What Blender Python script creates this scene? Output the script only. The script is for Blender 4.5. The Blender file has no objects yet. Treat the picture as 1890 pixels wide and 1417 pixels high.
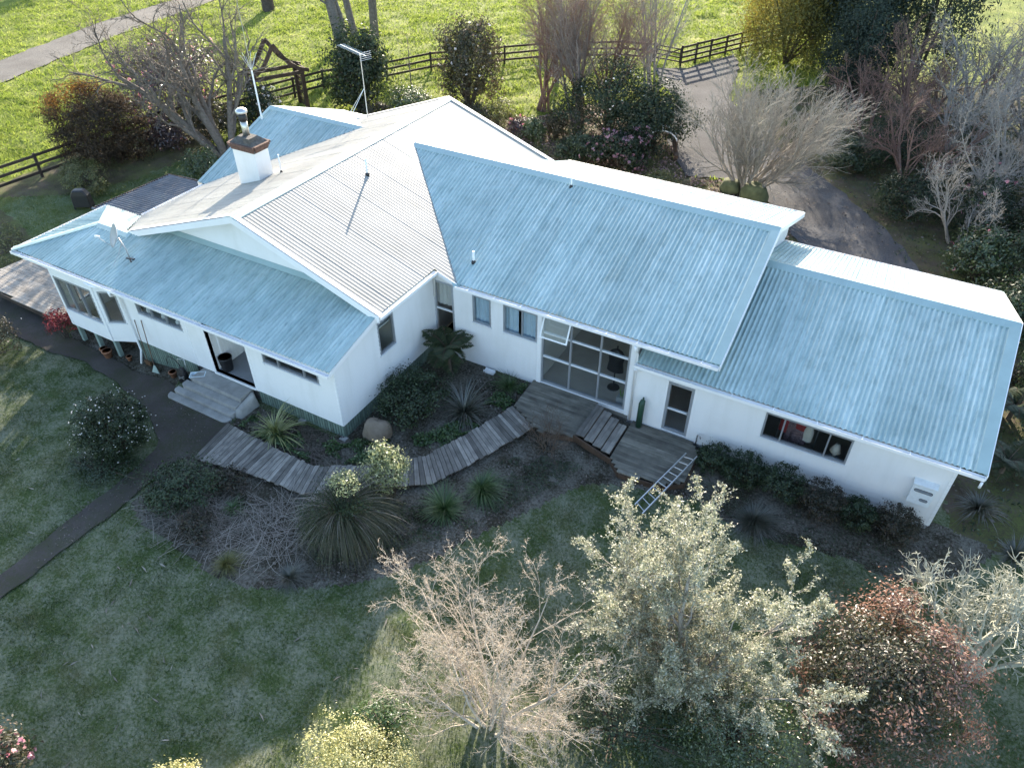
import bpy, math, random
import numpy as np
from mathutils import Matrix, Vector
random.seed(4)
RG = np.random.default_rng(11)
SC = bpy.context.scene
COL = SC.collection

# ------------------------------------------------------------------ camera, sky, sun, exposure
CAM = np.array([13.002, -12.425, 16.566])
PITCH, HEAD, ROLL = math.radians(39.773), math.radians(-29.101), math.radians(0.096)
fw = np.array([math.sin(HEAD)*math.cos(PITCH), math.cos(HEAD)*math.cos(PITCH), -math.sin(PITCH)])
rt = np.array([math.cos(HEAD), -math.sin(HEAD), 0.0]); up = np.cross(rt, fw)
r2 = rt*math.cos(ROLL)+up*math.sin(ROLL); u2 = -rt*math.sin(ROLL)+up*math.cos(ROLL)
cam = bpy.data.cameras.new('camera'); camo = bpy.data.objects.new('camera', cam); COL.objects.link(camo)
camo.matrix_world = Matrix(((r2[0], u2[0], -fw[0], CAM[0]), (r2[1], u2[1], -fw[1], CAM[1]), (r2[2], u2[2], -fw[2], CAM[2]), (0, 0, 0, 1)))
cam.sensor_width = 36; cam.lens = 1371.14/1890*36; cam.clip_end = 3000
SC.camera = camo
SUN_EL, SUN_ROT = math.radians(18.2), math.radians(-25.0)
w = bpy.data.worlds.new('World'); SC.world = w; w.use_nodes = True
_n = w.node_tree.nodes; sky = _n.new('ShaderNodeTexSky'); sky.sky_type = 'NISHITA'; sky.sun_disc = False
sky.sun_elevation = SUN_EL; sky.sun_rotation = SUN_ROT; sky.air_density = 1.0; sky.dust_density = 1.0; sky.ozone_density = 1.0
w.node_tree.links.new(sky.outputs[0], _n['Background'].inputs[0]); _n['Background'].inputs[1].default_value = 0.15
sun = bpy.data.lights.new('sun', 'SUN'); sun.energy = 5.0; sun.angle = math.radians(0.55); sun.color = (1.0, 0.87, 0.70)
suno = bpy.data.objects.new('sun', sun); COL.objects.link(suno)
SD = Vector((math.sin(SUN_ROT)*math.cos(SUN_EL), math.cos(SUN_ROT)*math.cos(SUN_EL), math.sin(SUN_EL)))
suno.rotation_euler = SD.to_track_quat('Z', 'Y').to_euler(); suno.location = (-30, 60, 40)
SC.view_settings.view_transform = 'Standard'; SC.view_settings.look = 'None'
SC.view_settings.exposure = 1.9; SC.view_settings.gamma = 1.0
SC.render.resolution_x = 1024; SC.render.resolution_y = 767

# ------------------------------------------------------------------ helpers: objects
def tag(o, label=None, cat=None, group=None, kind=None):
    if label: o['label'] = label
    if cat: o['category'] = cat
    if group: o['group'] = group
    if kind: o['kind'] = kind
    return o
def mesh(name, V, F, mat, parent=None, smooth=False, attr=None, uv=None):
    me = bpy.data.meshes.new(name)
    V = np.asarray(V, dtype=np.float32).reshape(-1, 3)
    if isinstance(F, np.ndarray):
        nf, k = F.shape
        me.vertices.add(len(V)); me.vertices.foreach_set('co', V.ravel())
        me.loops.add(nf*k); me.loops.foreach_set('vertex_index', F.astype(np.int32).ravel())
        me.polygons.add(nf); me.polygons.foreach_set('loop_start', np.arange(nf, dtype=np.int32)*k)
        me.update(calc_edges=True)
    else:
        me.from_pydata([tuple(map(float, v)) for v in V], [], [tuple(f) for f in F]); me.update()
    if attr is not None:
        a = me.attributes.new('rnd', 'FLOAT', 'POINT'); a.data.foreach_set('value', np.asarray(attr, dtype=np.float32))
    if uv is not None:
        l = me.uv_layers.new(name='UVMap'); vi = np.zeros(len(me.loops), dtype=np.int32); me.loops.foreach_get('vertex_index', vi)
        l.data.foreach_set('uv', np.asarray(uv, dtype=np.float32)[vi].ravel())
    if smooth: me.polygons.foreach_set('use_smooth', np.ones(len(me.polygons), dtype=bool))
    if mat: me.materials.append(mat)
    o = bpy.data.objects.new(name, me); COL.objects.link(o)
    if parent: o.parent = parent
    return o
def empty(name, loc=(0, 0, 0), rz=0, label=None, cat=None, group=None):
    o = bpy.data.objects.new(name, None); COL.objects.link(o); o.location = loc; o.rotation_euler = (0, 0, rz); o.empty_display_size = .2
    return tag(o, label, cat, group)
def copy_tree(o, parent=None):
    c = o.copy(); COL.objects.link(c); c.parent = parent
    for ch in o.children: copy_tree(ch, c)
    return c
class MB:
    def __init__(s): s.V = []; s.F = []; s.P = []
    def add(s, V, F):
        n = len(s.V); s.P.append((V, F)); s.V += [tuple(map(float, v)) for v in V]; s.F += [tuple(i+n for i in f) for f in F]; return s
    def box(s, x0, x1, y0, y1, z0, z1):
        return s.add([(x0, y0, z0), (x1, y0, z0), (x1, y1, z0), (x0, y1, z0), (x0, y0, z1), (x1, y0, z1), (x1, y1, z1), (x0, y1, z1)],
                     [(0, 3, 2, 1), (4, 5, 6, 7), (0, 1, 5, 4), (1, 2, 6, 5), (2, 3, 7, 6), (3, 0, 4, 7)])
    def hexa(s, P):
        return s.add(P, [(0, 3, 2, 1), (4, 5, 6, 7), (0, 1, 5, 4), (1, 2, 6, 5), (2, 3, 7, 6), (3, 0, 4, 7)])
    def beam(s, a, b, wd, h, upv=(0, 0, 1)):
        a = np.array(a, float); b = np.array(b, float); d = b-a; d /= np.linalg.norm(d)
        sd = np.cross(d, upv); nl = np.linalg.norm(sd)
        if nl < 1e-6: sd = np.cross(d, (1, 0, 0)); nl = np.linalg.norm(sd)
        sd = sd/nl*wd/2; u = np.cross(sd, d); u = u/np.linalg.norm(u)*h/2
        return s.hexa([a-sd-u, a+sd-u, b+sd-u, b-sd-u, a-sd+u, a+sd+u, b+sd+u, b-sd+u])
    def tube(s, pts, rad, n=8, cap=True):
        pts = [np.array(q, float) for q in pts]
        if not hasattr(rad, '__len__'): rad = [rad]*len(pts)
        base = len(s.V); prev = None
        for i, q in enumerate(pts):
            d = pts[min(i+1, len(pts)-1)]-pts[max(i-1, 0)]; d /= (np.linalg.norm(d)+1e-9)
            a = np.cross(d, (0, 0, 1) if abs(d[2]) < .95 else (1, 0, 0)) if prev is None else prev-d*np.dot(prev, d)
            a /= np.linalg.norm(a); prev = a; b = np.cross(d, a)
            for k in range(n):
                t = 2*math.pi*k/n; s.V.append(tuple(q+rad[i]*(a*math.cos(t)+b*math.sin(t))))
        for i in range(len(pts)-1):
            for k in range(n):
                s.F.append((base+i*n+k, base+i*n+(k+1) % n, base+(i+1)*n+(k+1) % n, base+(i+1)*n+k))
        if cap:
            s.F.append(tuple(base+k for k in range(n))[::-1]); s.F.append(tuple(base+(len(pts)-1)*n+k for k in range(n)))
        return s
    def lathe(s, prof, n=20, c=(0, 0, 0)):
        return s.tube([(c[0], c[1], c[2]+z) for r, z in prof], [max(r, 1e-4) for r, z in prof], n)
    def each(s, name, mat, parent=None):
        return [mesh(name, V, F, mat, parent) for V, F in s.P]
    def build(s, name, mat, parent=None, smooth=False, bevel=0):
        o = mesh(name, s.V, s.F, mat, parent, smooth)
        if bevel:
            m = o.modifiers.new('bevel', 'BEVEL'); m.width = bevel; m.segments = 2; m.limit_method = 'ANGLE'
        return o

# ------------------------------------------------------------------ numpy noise
def _hash(ix, iy, iz, seed):
    h = (ix*374761393 + iy*668265263 + iz*2147483647 + seed*974634777) & 0xffffffff
    h = ((h ^ (h >> 13))*1274126177) & 0xffffffff
    return ((h ^ (h >> 16)) & 0xffff)/65535.0
def vnoise(x, y, z=None, seed=0):
    x = np.asarray(x, float); y = np.asarray(y, float); z = np.zeros_like(x) if z is None else np.asarray(z, float)
    ix, iy, iz = (np.floor(q).astype(np.int64) for q in (x, y, z)); fx, fy, fz = x-ix, y-iy, z-iz
    fx, fy, fz = (q*q*(3-2*q) for q in (fx, fy, fz)); r = 0
    for a in (0, 1):
        for b in (0, 1):
            for c in (0, 1):
                r = r+_hash(ix+a, iy+b, iz+c, seed)*(fx if a else 1-fx)*(fy if b else 1-fy)*(fz if c else 1-fz)
    return r
def fbm(x, y, seed=0, o=3):
    r = 0; a = .5; f = 1
    for i in range(o): r = r+a*vnoise(np.asarray(x)*f, np.asarray(y)*f, seed=seed+i); a *= .5; f *= 2
    return r
def ss(t): t = np.clip(t, 0, 1); return t*t*(3-2*t)
def gh(x, y):      # lie of the land
    return -0.2*ss((np.asarray(x, float)-4.5)/4)*ss((9-np.asarray(y, float))/5)
def inpoly(x, y, poly):
    x = np.asarray(x); y = np.asarray(y); r = np.zeros(x.shape, bool); n = len(poly)
    for i in range(n):
        x0, y0 = poly[i]; x1, y1 = poly[(i+1) % n]
        if y0 == y1: continue
        c = ((y0 > y) != (y1 > y)) & (x < (x1-x0)*(y-y0)/(y1-y0)+x0); r ^= c
    return r

# ------------------------------------------------------------------ materials
def newmat(name):
    m = bpy.data.materials.new(name); m.use_nodes = True; nt = m.node_tree
    return m, nt, nt.nodes, nt.links, nt.nodes['Principled BSDF']
def ramp(N, L, src, stops):
    r = N.new('ShaderNodeValToRGB'); e = r.color_ramp.elements
    while len(e) < len(stops): e.new(.5)
    for i, (p, c) in enumerate(stops): e[i].position = p; e[i].color = (*c, 1)
    L.new(src, r.inputs[0]); return r.outputs[0]
def noise(N, L, scale, detail=4, vec=None, rough=.55, stretch=None):
    t = N.new('ShaderNodeTexNoise'); t.inputs['Scale'].default_value = scale; t.inputs['Detail'].default_value = detail; t.inputs['Roughness'].default_value = rough
    if vec is None:
        tc = N.new('ShaderNodeTexCoord'); vec = tc.outputs['Object']
    if stretch:
        mp = N.new('ShaderNodeMapping'); mp.inputs['Scale'].default_value = stretch; L.new(vec, mp.inputs[0]); vec = mp.outputs[0]
    L.new(vec, t.inputs['Vector']); return t.outputs[0]
def mixc(N, L, fac, a, b, mode='MIX'):
    m = N.new('ShaderNodeMix'); m.data_type = 'RGBA'; m.blend_type = mode
    for i, q in ((0, fac), (6, a), (7, b)):
        if isinstance(q, (int, float)): m.inputs[i].default_value = q
        elif isinstance(q, tuple): m.inputs[i].default_value = (*q, 1)
        else: L.new(q, m.inputs[i])
    return m.outputs[2]
def bump(N, L, h, bsdf, strength=.3, dist=.02):
    b = N.new('ShaderNodeBump'); b.inputs['Strength'].default_value = strength; b.inputs['Distance'].default_value = dist
    L.new(h, b.inputs['Height']); L.new(b.outputs[0], bsdf.inputs['Normal'])
def simple(name, col, rough=.6, metal=0, var=.12, scale=6, bumpd=0, spec=.5, objrand=0):
    m, nt, N, L, B = newmat(name)
    c = tuple(col); n = noise(N, L, scale)
    o = ramp(N, L, n, [(.25, tuple(q*(1-var) for q in c)), (.75, tuple(min(1, q*(1+var)) for q in c))])
    if objrand:
        oi = N.new('ShaderNodeObjectInfo'); o = mixc(N, L, 1.0, o, ramp(N, L, oi.outputs['Random'], [(0, (1-objrand,)*3), (1, (1, 1, 1))]), 'MULTIPLY')
    L.new(o, B.inputs['Base Color']); B.inputs['Roughness'].default_value = rough; B.inputs['Metallic'].default_value = metal
    B.inputs['Specular IOR Level'].default_value = spec
    if bumpd: bump(N, L, noise(N, L, scale*8), B, .5, bumpd)
    return m
def woodmat(name, cols, rough=.85, axis=0, rnd=.45):
    m, nt, N, L, B = newmat(name); tc = N.new('ShaderNodeTexCoord'); oi = N.new('ShaderNodeObjectInfo')
    ad = N.new('ShaderNodeVectorMath'); ad.operation = 'ADD'; L.new(tc.outputs['Object'], ad.inputs[0])
    sc = N.new('ShaderNodeVectorMath'); sc.operation = 'SCALE'; sc.inputs[0].default_value = (7, 13, 5); L.new(oi.outputs['Random'], sc.inputs['Scale']); L.new(sc.outputs[0], ad.inputs[1])
    st = [16, 16, 16]; st[axis] = 1.0
    g = noise(N, L, 1, 5, ad.outputs[0], .6, tuple(st)); g2 = noise(N, L, 2.2, 3, ad.outputs[0])
    c = ramp(N, L, g, [(.2, cols[0]), (.5, cols[1]), (.85, cols[2])])
    c = mixc(N, L, ramp(N, L, g2, [(.42, (0, 0, 0)), (.68, (.75,)*3)]), c, tuple(q*.45 for q in cols[1]))
    c = mixc(N, L, 1.0, c, ramp(N, L, oi.outputs['Random'], [(0, (1-rnd,)*3), (.5, (1-rnd*.45,)*3), (1, (1, 1, 1))]), 'MULTIPLY')
    L.new(c, B.inputs['Base Color']); B.inputs['Roughness'].default_value = rough; bump(N, L, g, B, .6, .004)
    return m
def leafmat(name, cols, trans=.35, rough=.5, gloss=.06):
    m, nt, N, L, B = newmat(name); N.remove(B); out = N['Material Output']
    at = N.new('ShaderNodeAttribute'); at.attribute_name = 'rnd'
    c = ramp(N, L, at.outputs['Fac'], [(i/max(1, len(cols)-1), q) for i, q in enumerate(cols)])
    d = N.new('ShaderNodeBsdfDiffuse'); t = N.new('ShaderNodeBsdfTranslucent'); g = N.new('ShaderNodeBsdfGlossy'); g.inputs['Roughness'].default_value = rough
    L.new(c, d.inputs[0]); L.new(c, t.inputs[0]); g.inputs[0].default_value = (.9, .92, .95, 1)
    m1 = N.new('ShaderNodeMixShader'); m1.inputs[0].default_value = trans; L.new(d.outputs[0], m1.inputs[1]); L.new(t.outputs[0], m1.inputs[2])
    m2 = N.new('ShaderNodeMixShader'); m2.inputs[0].default_value = gloss; L.new(m1.outputs[0], m2.inputs[1]); L.new(g.outputs[0], m2.inputs[2])
    L.new(m2.outputs[0], out.inputs[0]); return m
M = {}
def roofmat(name, a, b, dirt, metal, rough):
    m, nt, N, L, B = newmat(name); tc = N.new('ShaderNodeTexCoord'); oi = N.new('ShaderNodeObjectInfo')
    st = noise(N, L, 1, 5, tc.outputs['UV'], .65, (6, .3, 1)); bl = noise(N, L, .55, 6, tc.outputs['UV'], .65)
    c = ramp(N, L, st, [(.3, a), (.7, b)])
    c = mixc(N, L, ramp(N, L, bl, [(.42, (0, 0, 0)), (.70, (.55,)*3)]), c, dirt)
    fine = noise(N, L, 9, 4, tc.outputs['UV'], .7, (1, .25, 1))
    c = mixc(N, L, ramp(N, L, fine, [(.50, (0, 0, 0)), (.72, (.55,)*3)]), c, tuple(q*.72 for q in dirt))
    gr = noise(N, L, .9, 5, tc.outputs['UV'], .7, (1.6, .5, 1)); c = mixc(N, L, ramp(N, L, gr, [(.56, (0, 0, 0)), (.74, (.35,)*3)]), c, (.20, .22, .16))
    c = mixc(N, L, 1.0, c, ramp(N, L, oi.outputs['Random'], [(0, (.88,)*3), (1, (1, 1, 1))]), 'MULTIPLY')
    L.new(c, B.inputs['Base Color']); B.inputs['Metallic'].default_value = metal
    rr = ramp(N, L, bl, [(.3, (rough-.08,)*3), (.8, (rough+.12,)*3)]); L.new(rr, B.inputs['Roughness']); B.inputs['Specular IOR Level'].default_value = .22
    return m
M['roof'] = roofmat('galvanised_roof', (.32, .445, .45), (.53, .645, .64), (.24, .34, .338), .06, .5)
M['sunlit_roof'] = roofmat('sunlit_grey_roof', (.29, .29, .272), (.38, .38, .358), (.25, .25, .233), .03, .55)  # same metal as the other roofs, warm sunlit grey put into the colour
M['shed_roof'] = roofmat('weathered_shed_roof', (.13, .135, .15), (.20, .205, .22), (.10, .10, .11), .2, .55)
M['flash'] = simple('roof_flashing', (.30, .415, .42), .5, .08, .08, 2)
def paintmat(name, col):
    m, nt, N, L, B = newmat(name); tc = N.new('ShaderNodeTexCoord'); n1 = noise(N, L, 1, 4, tc.outputs['Object'], .6, (2.5, 2.5, .35)); n2 = noise(N, L, .9, 5, tc.outputs['Object'], .6)
    c = mixc(N, L, ramp(N, L, n1, [(.5, (0, 0, 0)), (.75, (.5,)*3)]), col, tuple(q*f for q, f in zip(col, (.86, .86, .84))))
    c = mixc(N, L, ramp(N, L, n2, [(.5, (0, 0, 0)), (.72, (.5,)*3)]), c, tuple(q*f for q, f in zip(col, (.88, .88, .85))))
    L.new(c, B.inputs['Base Color']); B.inputs['Roughness'].default_value = .55; return m
M['white'] = paintmat('white_paint', (.78, .78, .775))
M['trim'] = simple('white_trim', (.84, .84, .84), .45, 0, .03, 2)
M['alu'] = simple('aluminium_frame', (.42, .44, .47), .4, .5, .08, 4)
M['whitealu'] = simple('white_sash', (.75, .77, .79), .4, .1, .04, 4)
M['dark'] = simple('black_plastic', (.018, .018, .02), .45, 0, .2, 6)
M['green'] = simple('green_slat_paint', (.17, .235, .195), .7, 0, .2, 8, objrand=.35)
M['greenblock'] = simple('green_post_paint', (.22, .29, .26), .7, 0, .15, 6)
M['concrete'] = simple('concrete', (.30, .295, .28), .85, 0, .25, 3, .004)
M['found'] = simple('foundation', (.22, .23, .24), .9, 0, .2, 4)
M['intwall'] = simple('interior_wall', (.66, .64, .60), .8, 0, .05, 1)
M['intfloor'] = simple('interior_floor', (.46, .42, .37), .7, 0, .1, 2)
M['curtain'] = simple('curtain', (.55, .68, .78), .9, 0, .06, 3)
M['porchfloor'] = simple('porch_floor', (.19, .20, .22), .6, 0, .08, 3)
M['brick'] = simple('chimney_brick', (.15, .085, .065), .9, 0, .3, 12, .004, objrand=.3)
M['soot'] = simple('sooty_mortar', (.09, .085, .08), .95, 0, .4, 10, .01)
M['steel'] = simple('flue_steel', (.55, .54, .50), .35, .85, .15, 8)
M['galv'] = simple('galvanised_steel', (.58, .59, .60), .35, .8, .08, 8)
M['grey'] = simple('grey_paint', (.38, .40, .42), .5, .2, .06, 5)
M['red'] = simple('red_cloth', (.26, .03, .03), .9, 0, .2, 10)
M['pattern'] = simple('patterned_cloth', (.18, .12, .13), .9, 0, .9, 28)
M['cream'] = simple('cream_cloth', (.62, .58, .50), .9, 0, .1, 6)
M['brown'] = simple('brown_wood', (.12, .065, .035), .5, 0, .25, 6)
M['terracotta'] = simple('terracotta', (.30, .14, .08), .85, 0, .2, 8)
M['rock'] = simple('boulder', (.20, .16, .12), .95, 0, .35, 3, .02)
M['mossrock'] = simple('mossy_stone', (.10, .11, .05), .95, 0, .45, 3, .02)
M['hose'] = simple('dark_green_plastic', (.02, .06, .035), .5, 0, .15, 4)
M['deck'] = woodmat('weathered_deck', [(.19, .172, .15), (.32, .295, .262), (.45, .42, .38)], axis=1, rnd=.6)
M['deckx'] = woodmat('weathered_boards', [(.13, .122, .098), (.235, .22, .182), (.34, .32, .27)], axis=0, rnd=.5)
M['deckbare'] = woodmat('bare_patio_boards', [(.26, .23, .19), (.40, .36, .31), (.52, .48, .42)], axis=0, rnd=.25)
M['fence'] = woodmat('dark_stained_rail', [(.035, .024, .018), (.06, .042, .032), (.085, .06, .046)], axis=0, rnd=.3)
M['rust'] = woodmat('old_brown_timber', [(.06, .035, .022), (.105, .065, .042), (.15, .10, .07)], axis=2)
# glass
def glassmat():
    m, nt, N, L, B = newmat('window_glass'); N.remove(B); out = N['Material Output']
    tr = N.new('ShaderNodeBsdfTransparent'); tr.inputs[0].default_value = (.90, .92, .92, 1)
    gl = N.new('ShaderNodeBsdfGlossy'); gl.inputs['Roughness'].default_value = .02
    lw = N.new('ShaderNodeLayerWeight'); lw.inputs[0].default_value = .5
    pw = N.new('ShaderNodeMath'); pw.operation = 'POWER'; pw.inputs[1].default_value = 4; L.new(lw.outputs['Facing'], pw.inputs[0])
    fr = N.new('ShaderNodeMath'); fr.operation = 'MULTIPLY_ADD'; fr.inputs[1].default_value = .9; fr.inputs[2].default_value = .045; L.new(pw.outputs[0], fr.inputs[0])
    mx = N.new('ShaderNodeMixShader'); L.new(fr.outputs[0], mx.inputs[0]); L.new(tr.outputs[0], mx.inputs[1]); L.new(gl.outputs[0], mx.inputs[2])
    L.new(mx.outputs[0], out.inputs[0]); return m
M['glass'] = glassmat()
# ground materials
def groundmat(name, cols, big, fine, rough=.95, bumpd=.02, patch=None, patchscale=.5, fs=40):
    m, nt, N, L, B = newmat(name)
    n1 = noise(N, L, big, 5); n2 = noise(N, L, fs, 4, rough=.7)
    c = ramp(N, L, n1, [(.25+.5*i/max(1, len(cols)-1), q) for i, q in enumerate(cols)])
    c = mixc(N, L, fine, c, ramp(N, L, n2, [(.3, (.25, .25, .25)), (.7, (1, 1, 1))]), 'MULTIPLY')
    if patch:
        n3 = noise(N, L, patchscale, 6, rough=.65); n4 = noise(N, L, 14, 4, rough=.7)
        f = mixc(N, L, .5, n3, n4)
        c = mixc(N, L, ramp(N, L, f, [(.44, (0, 0, 0)), (.60, (.85,)*3)]), c, patch)
    L.new(c, B.inputs['Base Color']); B.inputs['Roughness'].default_value = rough; B.inputs['Specular IOR Level'].default_value = .15
    bump(N, L, n2, B, .7, bumpd); return m
M['pasture'] = groundmat('pasture', [(.12, .165, .024), (.20, .245, .042), (.32, .315, .09)], .5, .6, bumpd=.09, fs=7)
M['lawn'] = groundmat('frosted_lawn', [(.045, .074, .02), (.068, .10, .032), (.105, .108, .052)], .7, .5, patch=(.20, .21, .155), patchscale=1.3, bumpd=.03)
M['backlawn'] = groundmat('back_lawn', [(.06, .085, .02), (.09, .12, .03), (.13, .145, .05)], .6, .5, patch=(.15, .18, .11), patchscale=.7, bumpd=.05, fs=12)
M['mulch'] = groundmat('garden_mulch', [(.03, .026, .016), (.052, .045, .03), (.085, .075, .055)], 1.2, .6, bumpd=.04, patch=(.19, .18, .155), patchscale=.8)
M['path'] = groundmat('old_concrete_path', [(.058, .050, .047), (.082, .071, .067), (.11, .097, .092)], .8, .4, bumpd=.008, fs=45, patch=(.05, .055, .03), patchscale=.9)
M['gravel'] = groundmat('gravel', [(.14, .13, .12), (.19, .18, .165), (.24, .225, .205)], .5, .6, bumpd=.05, fs=12)
M['drive'] = groundmat('gravel_drive', [(.068, .07, .076), (.10, .102, .108), (.15, .152, .158)], .5, .5, bumpd=.05, fs=14)
M['leafbed'] = groundmat('leafy_ground', [(.06, .052, .03), (.10, .08, .06), (.17, .125, .115)], 1.0, .5, bumpd=.04, patch=(.11, .13, .04), patchscale=.6)
# bark and leaves
def barkmat(name, a, b, sc=6):
    m, nt, N, L, B = newmat(name); n = noise(N, L, sc, 5, rough=.65)
    L.new(ramp(N, L, n, [(.3, a), (.7, b)]), B.inputs['Base Color']); B.inputs['Roughness'].default_value = .9; B.inputs['Specular IOR Level'].default_value = .2
    bump(N, L, n, B, .6, .02); return m
M['bark'] = barkmat('grey_bark', (.10, .085, .07), (.21, .185, .16))
M['barkdark'] = barkmat('dark_bark', (.05, .04, .033), (.11, .09, .075))
M['barkred'] = barkmat('reddish_twigs', (.15, .09, .07), (.27, .18, .15))
M['barkpale'] = barkmat('pale_twigs', (.23, .21, .19), (.40, .37, .335))
M['barktan'] = barkmat('tan_twigs', (.21, .19, .16), (.37, .34, .295))
M['barklilac'] = barkmat('lilac_grey_twigs', (.15, .125, .11), (.28, .24, .215))
M['lichen'] = barkmat('lichen_bark', (.30, .305, .24), (.52, .515, .43), 14)
M['dry'] = barkmat('dry_twigs', (.36, .31, .255), (.58, .52, .44), 10)
M['brown_twig'] = barkmat('brown_twigs', (.09, .065, .05), (.17, .13, .10))
LF = {
 'camellia': leafmat('camellia_leaf', [(.012, .022, .012), (.028, .045, .02), (.05, .07, .03)], .3, .45, .028),
 'camred': leafmat('reddish_leaf', [(.03, .04, .02), (.06, .06, .03), (.11, .07, .055)], .35, .45, .035),
 'purple': leafmat('purple_leaf', [(.03, .02, .018), (.06, .035, .035), (.09, .05, .05)], .3, .4, .08),
 'orange': leafmat('orange_conifer_leaf', [(.035, .028, .018), (.072, .05, .03), (.32, .15, .035)], .35, .6, .02),
 'hedge': leafmat('hedge_leaf', [(.06, .07, .018), (.13, .135, .035), (.21, .20, .06)], .35, .5, .05),
 'green': leafmat('green_leaf', [(.03, .055, .015), (.055, .09, .025), (.09, .13, .04)], .4, .45, .07),
 'box': leafmat('box_leaf', [(.014, .03, .012), (.032, .058, .02), (.07, .10, .038)], .35, .5, .04),
 'boxred': leafmat('reddish_box_leaf', [(.025, .035, .016), (.05, .045, .024), (.10, .055, .042)], .35, .5, .04),
 'darkconifer': leafmat('dark_conifer_leaf', [(.012, .025, .018), (.025, .042, .025), (.04, .06, .03)], .3, .6, .03),
 'yconifer': leafmat('yellow_conifer_leaf', [(.06, .07, .015), (.13, .125, .025), (.24, .20, .04)], .35, .6, .03),
 'silver': leafmat('silver_leaf', [(.14, .16, .08), (.34, .35, .24), (.62, .61, .50)], .42, .45, .05),
 'white': leafmat('cream_edged_leaf', [(.11, .14, .05), (.33, .36, .17), (.62, .61, .38)], .4, .4, .05),
 'photinia': leafmat('red_tipped_leaf', [(.03, .048, .02), (.065, .068, .036), (.17, .08, .055), (.36, .23, .18)], .42, .45, .045),
 'yellow': leafmat('golden_leaf', [(.26, .27, .09), (.45, .44, .18), (.66, .62, .34)], .4, .5, .05),
 'maple': leafmat('red_maple_leaf', [(.12, .015, .02), (.22, .03, .035), (.30, .06, .05)], .4, .5, .04),
 'pink': leafmat('pink_petal', [(.55, .20, .25), (.70, .32, .36), (.80, .55, .55)], .35, .5, .03),
 'magenta': leafmat('magenta_petal', [(.40, .12, .18), (.55, .22, .28), (.62, .36, .40)], .35, .5, .03),
 'whitepetal': leafmat('white_petal', [(.55, .50, .50), (.70, .66, .66), (.80, .78, .78)], .35, .5, .03),
 'rhodo': leafmat('mauve_petal', [(.20, .10, .13), (.32, .18, .23), (.42, .28, .33)], .3, .5, .03),
 'flax': leafmat('striped_flax_leaf', [(.14, .17, .05), (.28, .30, .11), (.42, .42, .20)], .3, .35, .08),
 'tussock': leafmat('tussock_blade', [(.022, .055, .012), (.06, .12, .03), (.14, .20, .08)], .35, .45, .05),
 'darkflax': leafmat('dark_flax_leaf', [(.035, .045, .03), (.07, .075, .05), (.12, .11, .085)], .3, .4, .08),
 'fern': leafmat('fern_frond', [(.03, .05, .02), (.06, .085, .03), (.12, .10, .05)], .35, .5, .05),
 'grassy': leafmat('grass_blade', [(.12, .18, .025), (.22, .285, .045), (.38, .40, .12)], .55, .6, .02),
 'backgrass': leafmat('garden_grass_blade', [(.05, .08, .014), (.085, .125, .024), (.15, .18, .06)], .5, .6, .02),
 'frostgrass': leafmat('frosted_grass_blade', [(.03, .06, .012), (.075, .11, .034), (.28, .30, .225)], .45, .6, .01),
 'straw': leafmat('dry_straw', [(.14, .12, .10), (.24, .21, .18), (.36, .33, .29)], .3, .6, .02),
 'litter': leafmat('leaf_litter', [(.05, .035, .028), (.11, .085, .07), (.22, .19, .17)], .25, .6, .03),
 'pinklitter': leafmat('fallen_petals', [(.14, .09, .08), (.26, .17, .16), (.42, .30, .28)], .25, .6, .03),
 'lichenleaf': leafmat('lichen_tuft', [(.22, .24, .15), (.36, .38, .26), (.48, .49, .36)], .3, .8, .0),
 'drytuft': leafmat('dry_seed_tuft', [(.26, .20, .15), (.44, .37, .29), (.62, .54, .45)], .4, .7, .02),
 'broomtwig': leafmat('broom_twig', [(.045, .055, .022), (.085, .085, .04), (.16, .14, .085)], .35, .5, .03),
 'gcover': leafmat('ground_cover_leaf', [(.018, .035, .012), (.035, .06, .02), (.06, .09, .03)], .35, .5, .05),
}

# ================================================================== THE SETTING
def gh(x, y):      # lie of the land: falls a little to the left of the steps and in front of the annex
    x = np.asarray(x, float); y = np.asarray(y, float)
    return -0.2*ss((x-4.5)/4)*ss((9-y)/5) - 0.40*ss((-6.3-x)/3.2)*ss((5-y)/3)
PATH = [(-15.9, -1.42), (-13.1, -1.45), (-11.3, -1.25), (-9.2, -1.45), (-7.3, -1.95), (-5.9, -2.55), (-5.15, -2.95), (-4.84, -3.45), (-4.72, -4.84), (-4.68, -7.04), (-4.63, -8.67), (-4.6, -16),
        (-3.98, -16), (-3.99, -9.08), (-3.95, -8.19), (-3.87, -5.33), (-3.97, -3.6), (-3.90, -3.15), (-3.45, -3.0), (-3.6, -1.35), (-3.95, -1.2), (-6.3, -1.05), (-7.3, -.74), (-9.9, -.66), (-13.2, -.5), (-14.3, -.22), (-18.5, .1), (-26, .6), (-26, -1.2)]
FRONT_BED = [(-3.85, -3.2), (-3.75, -5.19), (-2.79, -5.65), (-1.54, -5.61), (.2, -5.87), (1.26, -5.76), (2.13, -5.28), (3.07, -4.66), (4.21, -3.83), (5.07, -2.54), (6.3, -.05), (7.5, 2.1), (9.0, 2.75), (10.6, 3.1), (12.2, 2.6), (14.5, 3.1), (16.5, 3.0), (17.8, 4.0), (18.6, 5.5), (17, 5.6), (-.2, 5.7), (-.2, -.2), (-3.9, -.2), (-3.6, -1.4)]
SIDE_BED = [(-6.9, .3), (-6.9, -.85), (-9.6, -.72), (-12.9, -.55), (-13.4, -.3), (-13.4, .8)]
CIRCLE_BED = [(-5.75+1.25*math.cos(a), -4.25+1.05*math.sin(a)) for a in np.linspace(0, 6.28, 24)[:-1]]
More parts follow.
